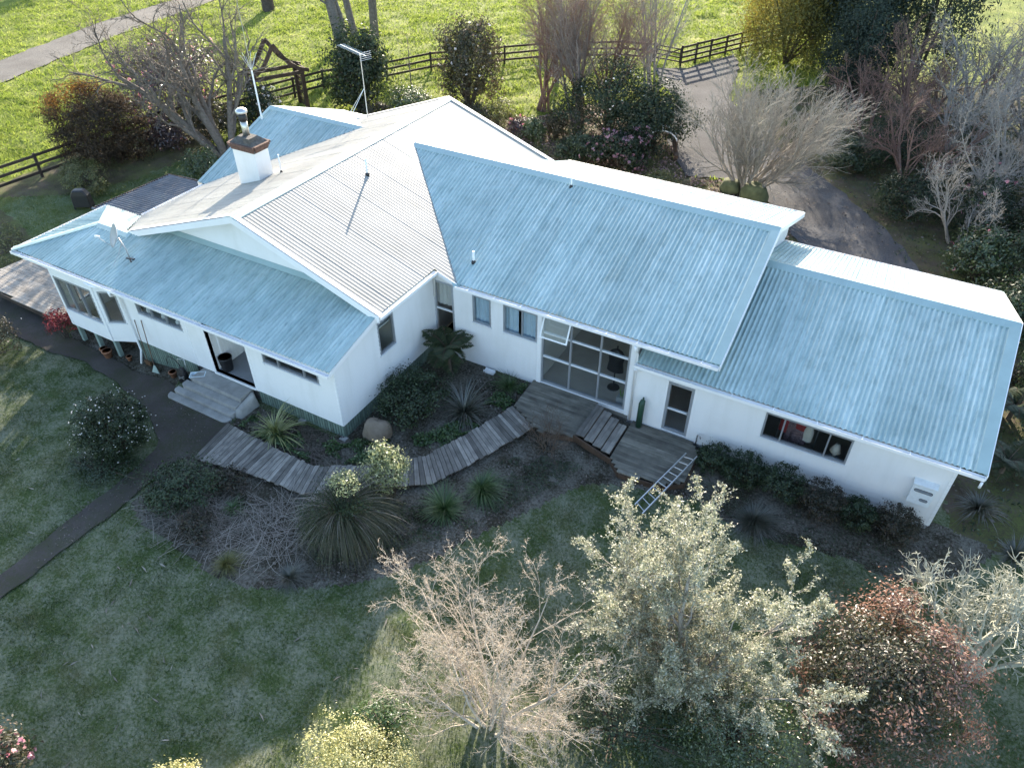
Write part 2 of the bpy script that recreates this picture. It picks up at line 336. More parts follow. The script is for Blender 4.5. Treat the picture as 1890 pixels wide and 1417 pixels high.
BACK_BED = [(-14, 22), (-8, 23.2), (-3, 21.8), (2, 19), (8, 18.3), (10, 19.5), (8.4, 22.1), (6.7, 24.4), (4.7, 24.7), (2.9, 24.2), (.6, 28.4), (-1.3, 33), (-5, 33), (-8, 28), (-11, 26.5), (-14, 27)]
RIGHT_BED = [(10.7, 26.3), (13.2, 23), (14.9, 20.2), (15.6, 17.6), (14.9, 16), (17, 15), (17.1, 5.6), (19, 5.4), (26, 2), (42, 10), (42, 45), (20, 50), (8, 44), (2, 39), (2.2, 36.3), (4.8, 31.9), (7.9, 29.2)]
LEFT_BED = [(-27, 4.4), (-23.4, 4.3), (-20.8, 3.3), (-19.8, 1.9), (-18.9, .9), (-22, -.2), (-35, 0)]
FENCE_BED = [(-27.6, 4), (-23.5, 7), (-21.8, 10), (-21.5, 14), (-24, 19), (-26.5, 16.5), (-28, 12), (-27.5, 8)]
DRIVE = [(-4.9, 40.6), (-3.0, 41.6), (-.9, 46.5), (.4, 43.5), (1.44, 37.25), (4.83, 31.77), (7.91, 29.08), (10.7, 26.1), (13.18, 22.97), (14.89, 20.09), (15.56, 17.6), (14.6, 15.9), (12.6, 16.2), (10.03, 19.48), (8.42, 22.14), (6.74, 24.58), (4.67, 24.9), (2.94, 24.3), (.43, 28.36), (-1.48, 35.61), (-3.4, 37.5)]
ROAD = [(-37, 7), (-42.25, 15.71), (-45.17, 27.6), (-47.13, 39.79), (-49, 60), (-53, 90), (-57, 90), (-52.5, 60), (-50.6, 38.08), (-49.6, 28.89), (-46.9, 18.63), (-41, 5)]
def axis(parts):
    r = [parts[0][0]]
    for a, b, st in parts:
        n = max(1, int(round((b-a)/st))); r += list(np.linspace(a, b, n+1)[1:])
    return np.array(r)
gx = axis([(-700, -80, 40), (-80, -62, 1.2), (-62, -30, .42), (-30, -18, .25), (-18, 20, .125), (20, 34, .5), (34, 80, 3), (80, 700, 40)])
gy = axis([(-700, -18, 40), (-18, -13, .5), (-13, 7, .125), (7, 34, .32), (34, 64, .44), (64, 92, 1.2), (92, 700, 40)])
X, Y = np.meshgrid(gx, gy)
def relief(X, Y):
    near = (Y < 7) & (X > -19)
    past = .30*(fbm(X*1.25+3, Y*1.25, 3, 3)-.45)+.12*(vnoise(X*.28, Y*.28, seed=9)-.5)
    lawn = .035*(fbm(X*2.2, Y*2.2, 5, 3)-.45)
    k = ss((Y-4)/5)*.75+.25*ss((Y-20)/6); k = np.maximum(k, ss((-19-X)/4)*.8)
    return lawn*(1-k)+past*k*np.where(Y < 20, .55, 1)
Zg = gh(X, Y)+relief(X, Y)
msk = np.zeros(X.shape, bool)
for P in (PATH, DRIVE, ROAD):
    for dx, dy in ((0, 0), (.35, 0), (-.35, 0), (0, .35), (0, -.35)): msk |= inpoly(X+dx*(.3 if P is PATH else 1), Y+dy*(.3 if P is PATH else 1), P)
Zg = np.where(msk, gh(X, Y)-.03, Zg)
jx = .22*(fbm(X*1.6, Y*1.6, 21, 3)-.45)*2; jy = .22*(fbm(X*1.6, Y*1.6, 31, 3)-.45)*2
cx = (X[:-1, :-1]+X[1:, 1:])/2; cy = (Y[:-1, :-1]+Y[1:, 1:])/2; jx = jx[:-1, :-1]; jy = jy[:-1, :-1]
cls = np.zeros(cx.shape, int)                                    # 0 pasture 1 lawn 2 mulch 3 leafy garden
cls[(cy+jy*2 < np.where(cx > 4, 7., 1.2)) & (cx > -19) & (cx < 60)] = 1
cls[(cx > -26.2+jx) & (cx < -11) & (cy > 1.2-jy*2) & (cy < 21+jy) & (cls == 0)] = 4
for P in (FRONT_BED, SIDE_BED): cls[inpoly(cx+jx*.6, cy+jy*.6, P)] = 2
for P in (BACK_BED, RIGHT_BED, LEFT_BED, FENCE_BED): cls[inpoly(cx+jx*2, cy+jy*2, P)] = 3
for dx, dy in ((.5, .2), (-.5, .2), (0, .5), (0, -.5)): cls[inpoly(cx+dx, cy+dy, DRIVE) & (cy < 33)] = 3
inside = inpoly(cx, cy, [(-12.3, .4), (-.5, .4), (-.5, 5.9), (16.3, 5.9), (16.3, 14.6), (-12.3, 14.6)])
Zg += np.where(inpoly(X+0, Y+0, FRONT_BED), .05*(fbm(X*5, Y*5, 41, 3)-.3), 0)
nx = len(gx); idx = np.arange(X.size).reshape(X.shape)
for k, (nm, mt) in enumerate((('pasture_ground', 'pasture'), ('lawn', 'lawn'), ('garden_soil', 'mulch'), ('leafy_soil', 'leafbed'), ('back_lawn', 'backlawn'))):
    s = (cls == k) & ~inside; a = idx[:-1, :-1][s]
    Q = np.stack([a, a+1, a+nx+1, a+nx], 1); used, inv = np.unique(Q, return_inverse=True)
    V = np.stack([X.ravel()[used], Y.ravel()[used], Zg.ravel()[used]], 1)
    tag(mesh(nm, V, inv.reshape(Q.shape), M[mt], smooth=True), kind='structure')
def sheet(name, poly, mat, dz, step=.5, wob=.05, grid=.6):
    """triangulated sheet that follows the lie of the land"""
    from mathutils.geometry import delaunay_2d_cdt
    pts = []; n = len(poly)
    for i in range(n):
        a = np.array(poly[i], float); b = np.array(poly[(i+1) % n], float); m = max(1, int(np.linalg.norm(b-a)/step))
        for k in range(m): pts.append(a+(b-a)*k/m)
    P_ = np.array(pts); P_ = P_+np.stack([wob*2*(fbm(P_[:, 0]*1.7, P_[:, 1]*1.7, 3, 2)-.37), wob*2*(fbm(P_[:, 0]*1.7, P_[:, 1]*1.7, 6, 2)-.37)], 1)
    g = np.stack(np.meshgrid(np.arange(P_[:, 0].min(), P_[:, 0].max(), grid), np.arange(P_[:, 1].min(), P_[:, 1].max(), grid)), -1).reshape(-1, 2); g = g[inpoly(g[:, 0], g[:, 1], [tuple(q) for q in P_])]
    nb = len(P_); vs = [Vector(q) for q in P_]+[Vector(q) for q in g]
    r = delaunay_2d_cdt(vs, [], [list(range(nb))], 1, 1e-5); V = np.array([tuple(q) for q in r[0]]); F = []
    for f in r[2]:
        q = V[list(f)]; ar = sum(q[i][0]*q[(i+1) % len(q)][1]-q[(i+1) % len(q)][0]*q[i][1] for i in range(len(q))); F.append(tuple(f) if ar > 0 else tuple(f)[::-1])
    return tag(mesh(name, np.column_stack([V, gh(V[:, 0], V[:, 1])+dz]), F, mat), kind='structure')
sheet('garden_path', PATH, M['path'], .022, .25, .12)
sheet('driveway', DRIVE, M['drive'], .03, .4, .22, 2)
sheet('gravel_road', ROAD, M['gravel'], .03, .6, .3, 4)

# ================================================================== THE HOUSE
house = empty('house', (0, 0, 0), 0, 'rambling white weatherboard house with corrugated metal roofs, wing and low annex', 'house')
PITCHW, AMP = .142, .024
def roof_slope(parent, ax, poly, zf, mat, width=6, AMP=.024):
    """corrugated sheets; ax = axis along the contour ('x' or 'y'); poly in plan"""
    P = np.array(poly, float); u = 0 if ax == 'x' else 1; t = 1-u
    u0, u1 = P[:, u].min(), P[:, u].max()
    def span(q):
        q = min(max(q, u0+1e-4), u1-1e-4); hit = []
        for i in range(len(P)):
            a, b = P[i], P[(i+1) % len(P)]
            if (a[u] > q) != (b[u] > q): hit.append(a[t]+(b[t]-a[t])*(q-a[u])/(b[u]-a[u]))
        return (min(hit), max(hit)) if hit else (None, None)
    k0 = math.floor(u0/PITCHW); nsh = int(math.ceil((u1/PITCHW-k0)/width)); out = []
    for s in range(nsh):
        a = max(u0, (k0+s*width)*PITCHW); b = min(u1, (k0+(s+1)*width)*PITCHW+PITCHW*.25)
        if b-a < .02: continue
        us = np.linspace(a, b, max(2, int(round((b-a)/PITCHW*8))+1)); V = []; UV = []; lift = .0035*(s % 2)
        for q in us:
            lo, hi = span(q)
            if lo is None: lo = hi = 0
            dz = AMP*math.cos(2*math.pi*q/PITCHW)+lift
            for tt in (lo, hi):
                v = [0, 0, 0]; v[u] = q; v[t] = tt; v[2] = zf(v[0], v[1])+dz; V.append(v); UV.append((q, tt))
        n = len(us); F = np.array([(2*i, 2*i+2, 2*i+3, 2*i+1) for i in range(n-1)])
        if (u == 1): F = F[:, ::-1]
        out.append(mesh('roof_sheet', V, F, mat, parent, smooth=True, uv=UV))
    return out
S = .3535
XR, ZR, ZE, YG, YF = -5.257, 5.568, 3.622, 2.0, 14.72
zmr = lambda x, y: ZR-S*(x-XR)
zml = lambda x, y: ZR-S*(XR-x)
zcf = lambda x, y: 4.61-S*(12.04-y)
zcb = lambda x, y: 4.61-S*(y-12.04)
zwf = lambda x, y: 5.191-.3462*(10.55-y)
zwb = lambda x, y: 5.191-.3462*(y-10.55)
zaf = lambda x, y: 4.189-.3508*(10.123-y)
zab = lambda x, y: 4.189-.3508*(y-10.123)
LE, LZ, LS, LX0, LX1 = -.33, 2.96, .24, -14.62, .16
LRY = 1.92; LRZ = LZ+LS*(LRY-LE)
zlf = lambda x, y: LZ+LS*(y-LE)
zlb = lambda x, y: LRZ-.30*(y-LRY)
LRX = LX0+2.05
zlh = lambda x, y: LZ+(LRZ-LZ)/(LRX-LX0)*(x-LX0)
LBY = LRY+(LRZ-LZ)/.30
def cap(mb, a, b, wd, n1z, n2z, perp):
    """folded ridge flashing from a to b, falling n1z / n2z over wd on either side (perp = plan direction)"""
    a = np.array(a, float); b = np.array(b, float); p = np.array([perp[0], perp[1], 0.])*wd
    V = []
    for q in (a, b):
        V += [q+p+np.array([0, 0, n1z*wd]), q+np.array([0, 0, .012]), q-p+np.array([0, 0, n2z*wd])]
    mb.add(V+[v-np.array([0, 0, .03]) for v in V], [(0, 1, 4, 3), (1, 2, 5, 4), (6, 9, 10, 7), (7, 10, 11, 8), (0, 3, 9, 6), (2, 8, 11, 5), (0, 6, 7, 1), (1, 7, 8, 2), (3, 4, 10, 9), (4, 5, 11, 10)])
O3 = AMP+.012
def verge(mb, a, b, wd, side):
    """flat capping strip along a sloping roof edge a->b; side = plan direction pointing into the roof"""
    a = np.array(a, float)+[0, 0, O3]; b = np.array(b, float)+[0, 0, O3]; s = np.array([side[0], side[1], 0.])*wd
    mb.hexa([a-s*.06+[0, 0, -.015], b-s*.06+[0, 0, -.015], b+s+[0, 0, -.015], a+s+[0, 0, -.015], a-s*.06, b-s*.06, b+s, a+s])
def barge(mb, a, b, h, th, out):
    """barge board hanging under a roof edge; out = plan direction away from the roof"""
    a = np.array(a, float); b = np.array(b, float); o = np.array([out[0], out[1], 0.])*th
    mb.hexa([a+[0, 0, -h], b+[0, 0, -h], b+o+[0, 0, -h], a+o+[0, 0, -h], a+[0, 0, .012], b+[0, 0, .012], b+o+[0, 0, .012], a+o+[0, 0, .012]])
def gutter(name, a, b, out, strap=.9):
    a = np.array(a, float); b = np.array(b, float); o = np.array([out[0], out[1], 0.]); mb = MB(); w_, h_, t_ = .12, .09, .006
    for (o0, o1, z0, z1) in ((-.005, t_-.005, -h_, 0), (t_-.005, w_, -h_, -h_+t_), (w_, w_+.012, -h_, .012)):
        mb.hexa([a+o*o0+[0, 0, z0], b+o*o0+[0, 0, z0], b+o*o1+[0, 0, z0], a+o*o1+[0, 0, z0], a+o*o0+[0, 0, z1], b+o*o0+[0, 0, z1], b+o*o1+[0, 0, z1], a+o*o1+[0, 0, z1]])
    L = np.linalg.norm(b-a); d = (b-a)/L
    for q in (a, b):
        e = d*.006; mb.hexa([q-e+[0, 0, -h_], q+e+[0, 0, -h_], q+e+o*w_+[0, 0, -h_], q-e+o*w_+[0, 0, -h_], q-e, q+e, q+e+o*w_, q-e+o*w_])
    g = mb.build(name, M['trim'], house)
    n = int(L/strap)
    for i in range(n):
        q = a+d*(L*(i+.5)/n); MB().beam(q+o*-.01+[0, 0, .016], q+o*(w_+.012)+[0, 0, .016], .022, .006).build('gutter_strap', M['trim'], g)
    return g
# --- main roof
mb = MB(); cap(mb, (XR, YG-.04, ZR+.02), (XR, YF, ZR+.02), .24, -S, -S, (1, 0))
main_roof = mb.build('main_roof', M['flash'], house); tag(main_roof, 'corrugated main gable roof coloured in its sunlit pale grey')
roof_slope(main_roof, 'y', [(XR, YG), (.25, YG), (.25, 5.16), (1.12, 5.17), (-4.186, 10.55), (-.10, YF), (XR, YF)], zmr, M['sunlit_roof'], AMP=.004)
roof_slope(main_roof, 'y', [(XR, YG), (-11.05, YG), (-12.8, 3.92), (-12.8, 7.15), (-7.96, 12.04), (-10.64, YF), (XR, YF)], zml, M['sunlit_roof'], AMP=.008)
mb = MB()
verge(mb, (XR+.1, YG, zmr(XR+.1, 0)), (.30, YG, zmr(.30, 0)), .17, (0, 1)); verge(mb, (XR-.1, YG, zml(XR-.1, 0)), (-10.95, YG, zml(-10.95, 0)), .17, (0, 1))
verge(mb, (XR+.1, YF, zmr(XR+.1, 0)), (-.10, YF, zmr(-.10, 0)), .17, (0, -1)); verge(mb, (XR-.1, YF, zml(XR-.1, 0)), (-10.6, YF, zml(-10.6, 0)), .17, (0, -1))
mb.each('verge_flashing', M['trim'], main_roof)
mb = MB()
barge(mb, (XR, YG-.012, ZR-.01), (.32, YG-.012, zmr(.32, 0)-.01), .22, .03, (0, -1)); barge(mb, (XR, YG-.012, ZR-.01), (-10.97, YG-.012, zml(-10.97, 0)-.01), .22, .03, (0, -1))
barge(mb, (XR, YF+.012, ZR), (-.10, YF+.012, zmr(-.10, 0)), .2, .03, (0, 1)); barge(mb, (XR, YF+.012, ZR), (-10.6, YF+.012, zml(-10.6, 0)), .2, .03, (0, 1))
barge(mb, (.36, 5.145, zmr(.36, 0)-.012), (1.12, 5.145, zmr(1.12, 0)-.012), .14, .03, (0, -1))
mb.each('barge_board', M['trim'], house)
mb = MB()       # soffit under the gable overhang
mb.hexa([(XR, YG, ZR-.1), (.2, YG, zmr(.2, 0)-.1), (.2, 2.62, zmr(.2, 0)-.1), (XR, 2.62, ZR-.1), (XR, YG, ZR-.08), (.2, YG, zmr(.2, 0)-.08), (.2, 2.62, zmr(.2, 0)-.08), (XR, 2.62, ZR-.08)])
mb.hexa([(-10.9, YG, zml(-10.9, 0)-.1), (XR, YG, ZR-.1), (XR, 2.62, ZR-.1), (-10.9, 2.62, zml(-10.9, 0)-.1), (-10.9, YG, zml(-10.9, 0)-.08), (XR, YG, ZR-.08), (XR, 2.62, ZR-.08), (-10.9, 2.62, zml(-10.9, 0)-.08)])
mb.each('soffit', M['trim'], house)
gutter('gutter', (.27, YG+.02, ZE-.04), (.27, 5.07, ZE-.04), (1, 0))
gutter('gutter', (-12.84, 3.95, 2.86), (-12.84, 7.1, 2.86), (-1, 0))
# --- rear cross gable
mb = MB(); cap(mb, (-13.25, 12.04, 4.63), (-7.9, 12.04, 4.63), .22, -S, -S, (0, 1))
cross = mb.build('cross_gable_roof', M['flash'], house); tag(cross, 'blue grey corrugated rear cross gable roof')
roof_slope(cross, 'x', [(-13.25, 12.04), (-7.96, 12.04), (-12.8, 7.15), (-13.25, 7.15)], zcf, M['roof'])
roof_slope(cross, 'x', [(-13.25, 12.04), (-7.96, 12.04), (-10.64, YF), (-10.64, 16.9), (-13.25, 16.9)], zcb, M['roof'])
mb = MB(); verge(mb, (-13.25, 11.9, zcf(0, 11.9)), (-13.25, 7.15, zcf(0, 7.15)), .16, (1, 0)); verge(mb, (-13.25, 12.2, zcb(0, 12.2)), (-13.25, 16.9, zcb(0, 16.9)), .16, (1, 0)); mb.each('verge_flashing', M['flash'], cross)
mb = MB(); barge(mb, (-13.262, 12.04, 4.6), (-13.262, 7.15, zcf(0, 7.15)-.01), .2, .03, (-1, 0)); barge(mb, (-13.262, 12.04, 4.6), (-13.262, 16.9, zcb(0, 16.9)-.01), .2, .03, (-1, 0)); mb.each('barge_board', M['trim'], house)
# --- wing
mb = MB(); cap(mb, (-4.15, 10.55, 5.211), (10.07, 10.55, 5.211), .26, -.3462, -.3462, (0, 1))
wing = mb.build('wing_roof', M['flash'], house); tag(wing, 'light blue corrugated roof of the glazed wing')
roof_slope(wing, 'x', [(-4.186, 10.55), (10.05, 10.55), (10.05, 5.13), (1.14, 5.13)], zwf, M['roof'])
roof_slope(wing, 'x', [(-4.186, 10.55), (10.05, 10.55), (10.05, 16.07), (-.1, 16.07), (-.1, YF)], zwb, M['roof'])
mb = MB(); verge(mb, (10.06, 10.35, zwf(0, 10.35)), (10.06, 5.12, zwf(0, 5.12)), .24, (-1, 0)); verge(mb, (10.06, 10.75, zwb(0, 10.75)), (10.06, 16.08, zwb(0, 16.08)), .24, (-1, 0)); mb.each('verge_flashing', M['flash'], wing)
mb = MB(); barge(mb, (10.075, 10.55, 5.20), (10.075, 5.1, zwf(0, 5.1)), .18, .03, (1, 0)); barge(mb, (10.075, 10.55, 5.20), (10.075, 16.1, zwb(0, 16.1)), .18, .03, (1, 0)); mb.each('barge_board', M['trim'], house)
gutter('gutter', (1.12, 5.12, 3.275), (10.06, 5.12, 3.275), (0, -1)); gutter('gutter', (-.1, 16.08, 3.24), (10.06, 16.08, 3.24), (0, 1))
# valley trays
mb = MB(); mb.beam((1.2, 5.06, 3.262), (-4.186, 10.55, 5.178), .30, .01); mb.build('valley_tray', M['flash'], wing)
# --- annex
mb = MB(); cap(mb, (7.6, 10.123, 4.209), (17.29, 10.123, 4.209), .26, -.3508, -.3508, (0, 1))
annex = mb.build('annex_roof', M['flash'], house); tag(annex, 'light blue corrugated roof of the low annex')
roof_slope(annex, 'x', [(7.57, 5.17), (17.273, 5.17), (17.273, 10.123), (7.57, 10.123)], zaf, M['roof'])
roof_slope(annex, 'x', [(7.57, 10.123), (17.273, 10.123), (17.273, 15.17), (7.57, 15.17)], zab, M['roof'])
mb = MB(); verge(mb, (17.285, 9.9, zaf(0, 9.9)), (17.285, 5.16, zaf(0, 5.16)), .27, (-1, 0)); verge(mb, (17.285, 10.35, zab(0, 10.35)), (17.285, 15.18, zab(0, 15.18)), .27, (-1, 0)); mb.each('verge_flashing', M['flash'], annex)
mb = MB(); barge(mb, (17.30, 10.123, 4.2), (17.30, 5.14, zaf(0, 5.14)), .16, .03, (1, 0)); barge(mb, (17.30, 10.123, 4.2), (17.30, 15.2, zab(0, 15.2)), .16, .03, (1, 0)); mb.each('barge_board', M['trim'], house)
gutter('gutter', (7.57, 5.16, 2.415), (17.28, 5.16, 2.415), (0, -1), 1.1); gutter('gutter', (7.57, 15.18, 2.38), (17.28, 15.18, 2.38), (0, 1))
# --- lean-to
mb = MB(); cap(mb, (LRX, LRY, LRZ+.02), (-10.75, LRY, LRZ+.02), .2, -.3, -LS, (0, 1))
cap(mb, (LRX, LRY, LRZ+.015), (LX0, LE, LZ+.03), .15, -.02, -.02, (.707, -.707))
lean = mb.build('lean_to_roof', M['flash'], house); tag(lean, 'blue corrugated lean-to roof below the gable')
roof_slope(lean, 'x', [(LX0, LE), (LX1, LE), (LX1, 2.02), (-.5, 2.6), (-9.8, 2.6), (-11.0, LRY), (LRX, LRY)], zlf, M['roof'])
roof_slope(lean, 'x', [(LRX, LRY), (-11.11, LRY), (-12.63, LBY), (LX0, LBY)], zlb, M['roof'])
roof_slope(lean, 'y', [(LX0, LE), (LRX, LRY), (LX0, LBY)], zlh, M['roof'])
mb = MB(); verge(mb, (LX1+.01, LE, LZ), (LX1+.01, 1.98, zlf(0, 1.98)), .14, (-1, 0)); mb.each('verge_flashing', M['flash'], lean)
mb = MB(); barge(mb, (LX1+.02, LE, LZ-.005), (LX1+.02, 1.98, zlf(0, 1.98)-.005), .13, .025, (1, 0)); mb.each('barge_board', M['trim'], house)
mb = MB(); mb.hexa([(-9.8, 2.48, zlf(0, 2.48)+.03), (-.5, 2.48, zlf(0, 2.48)+.03), (-.5, 2.62, zlf(0, 2.6)+.03), (-9.8, 2.62, zlf(0, 2.6)+.03), (-9.8, 2.48, zlf(0, 2.48)+.045), (-.5, 2.48, zlf(0, 2.48)+.045), (-.5, 2.60, zlf(0, 2.6)+.14), (-9.8, 2.60, zlf(0, 2.6)+.14)]); mb.build('apron_flashing', M['flash'], lean)
gutter('gutter', (LX0, LE-.01, LZ-.035), (LX1+.04, LE-.01, LZ-.035), (0, -1), .95); gutter('gutter', (LX0-.01, LE, LZ-.035), (LX0-.01, LBY, LZ-.035), (-1, 0))

# --- walls
def wall(o, xd, nd, L, zb, top, opens, boards=True, th=.12, bh=.165, label=None):
    """o = plan origin, xd = along, nd = outward plan normals; top = [(u,z)...] profile; opens = [(u0,u1,z0,z1)]"""
    o = np.array(o, float); xd = np.array(xd, float); nd = np.array(nd, float)
    tz = lambda u: float(np.interp(u, [q[0] for q in top], [q[1] for q in top]))
    def P(u, d, z): return (o[0]+xd[0]*u+nd[0]*d, o[1]+xd[1]*u+nd[1]*d, z)
    us = sorted(set([0, L]+[q[0] for q in top if 0 < q[0] < L]+[v for q in opens for v in q[:2] if 0 <= v <= L])); mb = MB()
    for a, b in zip(us[:-1], us[1:]):
        m = (a+b)/2; hs = sorted([(q[2], q[3]) for q in opens if q[0] <= m <= q[1]]); z = zb
        for z0, z1 in hs+[(None, None)]:
            ta = (z0, z0) if z0 is not None else (tz(a), tz(b))
            if min(ta) > z+.005: mb.hexa([P(a, 0, z), P(b, 0, z), P(b, -th, z), P(a, -th, z), P(a, 0, ta[0]), P(b, 0, ta[1]), P(b, -th, ta[1]), P(a, -th, ta[0])])
            if z1 is not None: z = z1
    wl = mb.build('wall', M['white'], house)
    if label: wl['label'] = label
    if boards:
        zmax = max(q[1] for q in top); n = int(math.ceil((zmax-zb)/bh))
        for i in range(n):
            z0 = zb-.02+i*bh; z1 = z0+bh+.012
            cuts = [(0., L)]
            for q in opens:
                if q[2] < z1-.02 and q[3] > z0+.02:
                    nc = []
                    for a, b in cuts:
                        if q[0] > a: nc.append((a, min(b, q[0])))
                        if q[1] < b: nc.append((max(a, q[1]), b))
                    cuts = [c for c in nc if c[1]-c[0] > .03]
            fin = []
            for a, b in cuts:
                k = np.linspace(a, b, 60); ok = [q for q in k if tz(q) >= z1-.01]
                if len(ok) > 1: fin.append((ok[0], ok[-1]))
            for a, b in fin:
                MB().hexa([P(a, .028, z0), P(b, .028, z0), P(b, .001, z0), P(a, .001, z0), P(a, .004, z1), P(b, .004, z1), P(b, .001, z1), P(a, .001, z1)]).build('weatherboard', M['white'], wl)
    return wl
FB = .55
OPEN_L = [(-8.8+9.55, -6.6+9.55, 1.9, 2.47), (-5.5+9.55, -3.68+9.55, .60, 2.62), (-2.95+9.55, -.65+9.55, 1.98, 2.47)]
wall((-9.55, 0), (1, 0), (0, -1), 9.55, FB, [(0, 2.97), (9.55, 2.97)], OPEN_L)
wall((-12.62, -.40), (1, 0), (0, -1), 2.22, .40, [(0, 2.86), (2.22, 2.86)], [(.1, 2.1, 1.10, 2.50)])
sl = np.array([.85, .40]); sln = np.linalg.norm(sl); sld = sl/sln
wall((-10.40, -.40), tuple(sld), (sld[1], -sld[0]), sln, .40, [(0, 2.86), (sln, 2.95)], [(.16, .80, 1.20, 2.50)])
wall((-12.62, -.40), (0, 1), (-1, 0), 4.0, .40, [(0, 2.85), (2.3, 3.1), (4.0, 2.85)], [(.5, 1.6, 1.1, 2.5), (2.0, 3.6, .45, 2.5)], boards=False)
wall((0, 0), (0, 1), (1, 0), 5.35, FB, [(0, zlf(0, 0)-.06), (2.0, zlf(0, 2.0)-.06), (2.02, 3.56), (5.35, 3.56)], [(2.17, 3.0, 1.86, 3.10)])
wall((-10.2, 2.62), (1, 0), (0, -1), 10.15, 3.5, [(0, zml(-10.2, 0)-.12), (-XR and (XR+10.2), ZR-.12), (10.15, zmr(-.05, 0)-.12)], [], bh=.18)
wall((0, 5.35), (1, 0), (0, -1), 7.5, -.1, [(0, 3.5), (.5, 3.36), (1.3, 3.2), (7.5, 3.2)], [(.02, .82, .8, 3.05), (1.58, 2.30, 1.83, 2.93), (2.78, 4.06, 1.83, 2.93), (4.25, 7.33, .25, 3.02)])
wall((7.5, 5.30), (1, 0), (0, -1), 9.2, -.02, [(0, 2.42), (9.2, 2.42)], [(8.67-7.5, 9.50-7.5, .10, 2.05), (11.65-7.5, 14.1-7.5, 1.13, 2.10)])
wall((16.7, 5.30), (0, 1), (1, 0), 9.65, -.02, [(0, 2.44), (4.82, 4.14), (9.65, 2.44)], [])
wall((7.5, 5.48), (0, 1), (1, 0), 5.07, 2.35, [(0, zwf(0, 5.48)-.06), (5.07, 5.1)], [], boards=False)
wall((9.72, 10.12), (0, 1), (1, 0), 5.4, 2.5, [(0, 4.95), (.43, 5.1), (5.4, 3.3)], [], boards=False)
wall((16.7, 14.95), (-1, 0), (0, 1), 9.1, -.02, [(0, 2.42), (9.1, 2.42)], [], boards=False)
wall((9.6, 15.7), (-1, 0), (0, 1), 9.6, -.1, [(0, 3.3), (9.6, 3.3)], [(2, 4, 1, 2.4), (6, 8, 1, 2.4)], boards=False)
wall((9.6, 14.9), (0, 1), (1, 0), .8, -.1, [(0, 3.5), (.8, 3.3)], [], boards=False)
wall((0, 14.5), (-1, 0), (0, 1), 12.6, 0, [(0, 3.6), (5.26, 5.4), (10, 3.9), (12.6, 3.5)], [], boards=False)
wall((-12.6, 3.9), (0, 1), (-1, 0), 12.6, 0, [(0, 2.85), (3.4, 2.85), (8.2, 4.5), (12.6, 2.95)], [(1, 2.6, .5, 2.4)], boards=False)
wall((-12.6, 16.5), (1, 0), (0, 1), 2.3, 0, [(0, 2.9), (2.3, 2.9)], [], boards=False)
# annex concrete footing, wing base boards, main sub-floor
mb = MB(); mb.box(7.5, 16.66, 5.262, 5.42, -.55, -.03); mb.box(16.5, 16.66, 5.42, 14.9, -.55, -.03); mb.each('foundation', M['found'], house)
for k in range(3): MB().box(4.2, 7.5, 5.30-.012*k % .02, 5.36, -.32+.14*k, -.19+.14*k).build('base_board', M['deckx'], house)
# corner posts / trims
mb = MB(); mb.box(-.05, .022, -.022, .05, FB-.02, zlf(0, 0)-.07); mb.each('corner_trim', M['trim'], house)
mb = MB(); mb.box(7.36, 7.54, 5.305, 5.36, -.1, 3.2); mb.box(4.08, 4.23, 5.305, 5.36, -.1, 3.2); mb.each('corner_trim', M['trim'], house)
mb = MB(); mb.box(16.64, 16.722, 5.276, 5.36, -.02, 2.4); mb.each('corner_trim', M['trim'], house)
mb = MB(); mb.box(-5.60, -5.50, -.024, .03, .50, 2.95); mb.box(-3.68, -3.58, -.024, .03, .50, 2.95); mb.box(-6.42, -6.36, -.022, .03, .5, 2.95); mb.box(-9.62, -9.5, -.03, .04, .4, 2.94); mb.each('porch_trim', M['trim'], house)
mb = MB(); mb.box(-12.64, -12.52, -.425, -.35, .38, 2.84); mb.box(-10.46, -10.34, -.43, -.36, .38, 2.84); mb.each('corner_trim', M['trim'], house)
mb = MB(); mb.box(-12.6, -10.4, -.36, 0, .36, .42); mb.add([(-10.4, -.38, .37), (-9.56, 0, .37), (-10.4, 0, .37), (-10.4, -.38, .42), (-9.56, 0, .42), (-10.4, 0, .42)], [(0, 2, 1), (3, 4, 5), (0, 1, 4, 3), (1, 2, 5, 4), (2, 0, 3, 5)]); mb.build('bay_floor', M['trim'], house)
# interior floors, ceilings and partitions
mb = MB(); mb.box(-12.5, -.13, .13, 14.4, .46, .54); mb.build('floor_slab', M['intfloor'], house)
mb = MB(); mb.box(.0, 7.45, 5.48, 15.6, .08, .2); mb.box(7.62, 16.6, 5.42, 14.8, -.12, .04); mb.build('floor_slab', M['intfloor'], house)
mb = MB(); mb.box(-12.4, -5.66, 3.6, 3.68, .54, 2.76); mb.box(-3.4, -.14, 3.3, 3.38, .54, 3.3); mb.box(-3.5, -3.42, 1.68, 3.38, .54, 3.2); mb.box(-10.6, -.13, 2.64, 2.74, 2.9, 3.4)
mb.box(.1, 7.4, 9.4, 9.48, .2, 3.2); mb.box(4.1, 4.18, 5.5, 9.4, .2, 3.2); mb.box(.92, 1.0, 5.5, 9.4, .2, 3.2); mb.box(7.62, 16.5, 9.6, 9.68, .04, 2.4); mb.box(10.4, 10.48, 5.44, 9.6, .04, 2.4)
mb.box(7.40, 7.48, 5.5, 9.4, .2, 3.2)
mb.each('partition', M['intwall'], house)
mb = MB(); mb.box(.05, 7.4, 5.5, 9.4, 3.1, 3.14); mb.box(7.62, 16.55, 5.46, 9.6, 2.36, 2.39); mb.box(-12.4, -5.66, .14, 3.6, 2.72, 2.76); mb.box(-3.4, -.14, .14, 3.3, 2.72, 2.76); mb.each('ceiling', M['intwall'], house)
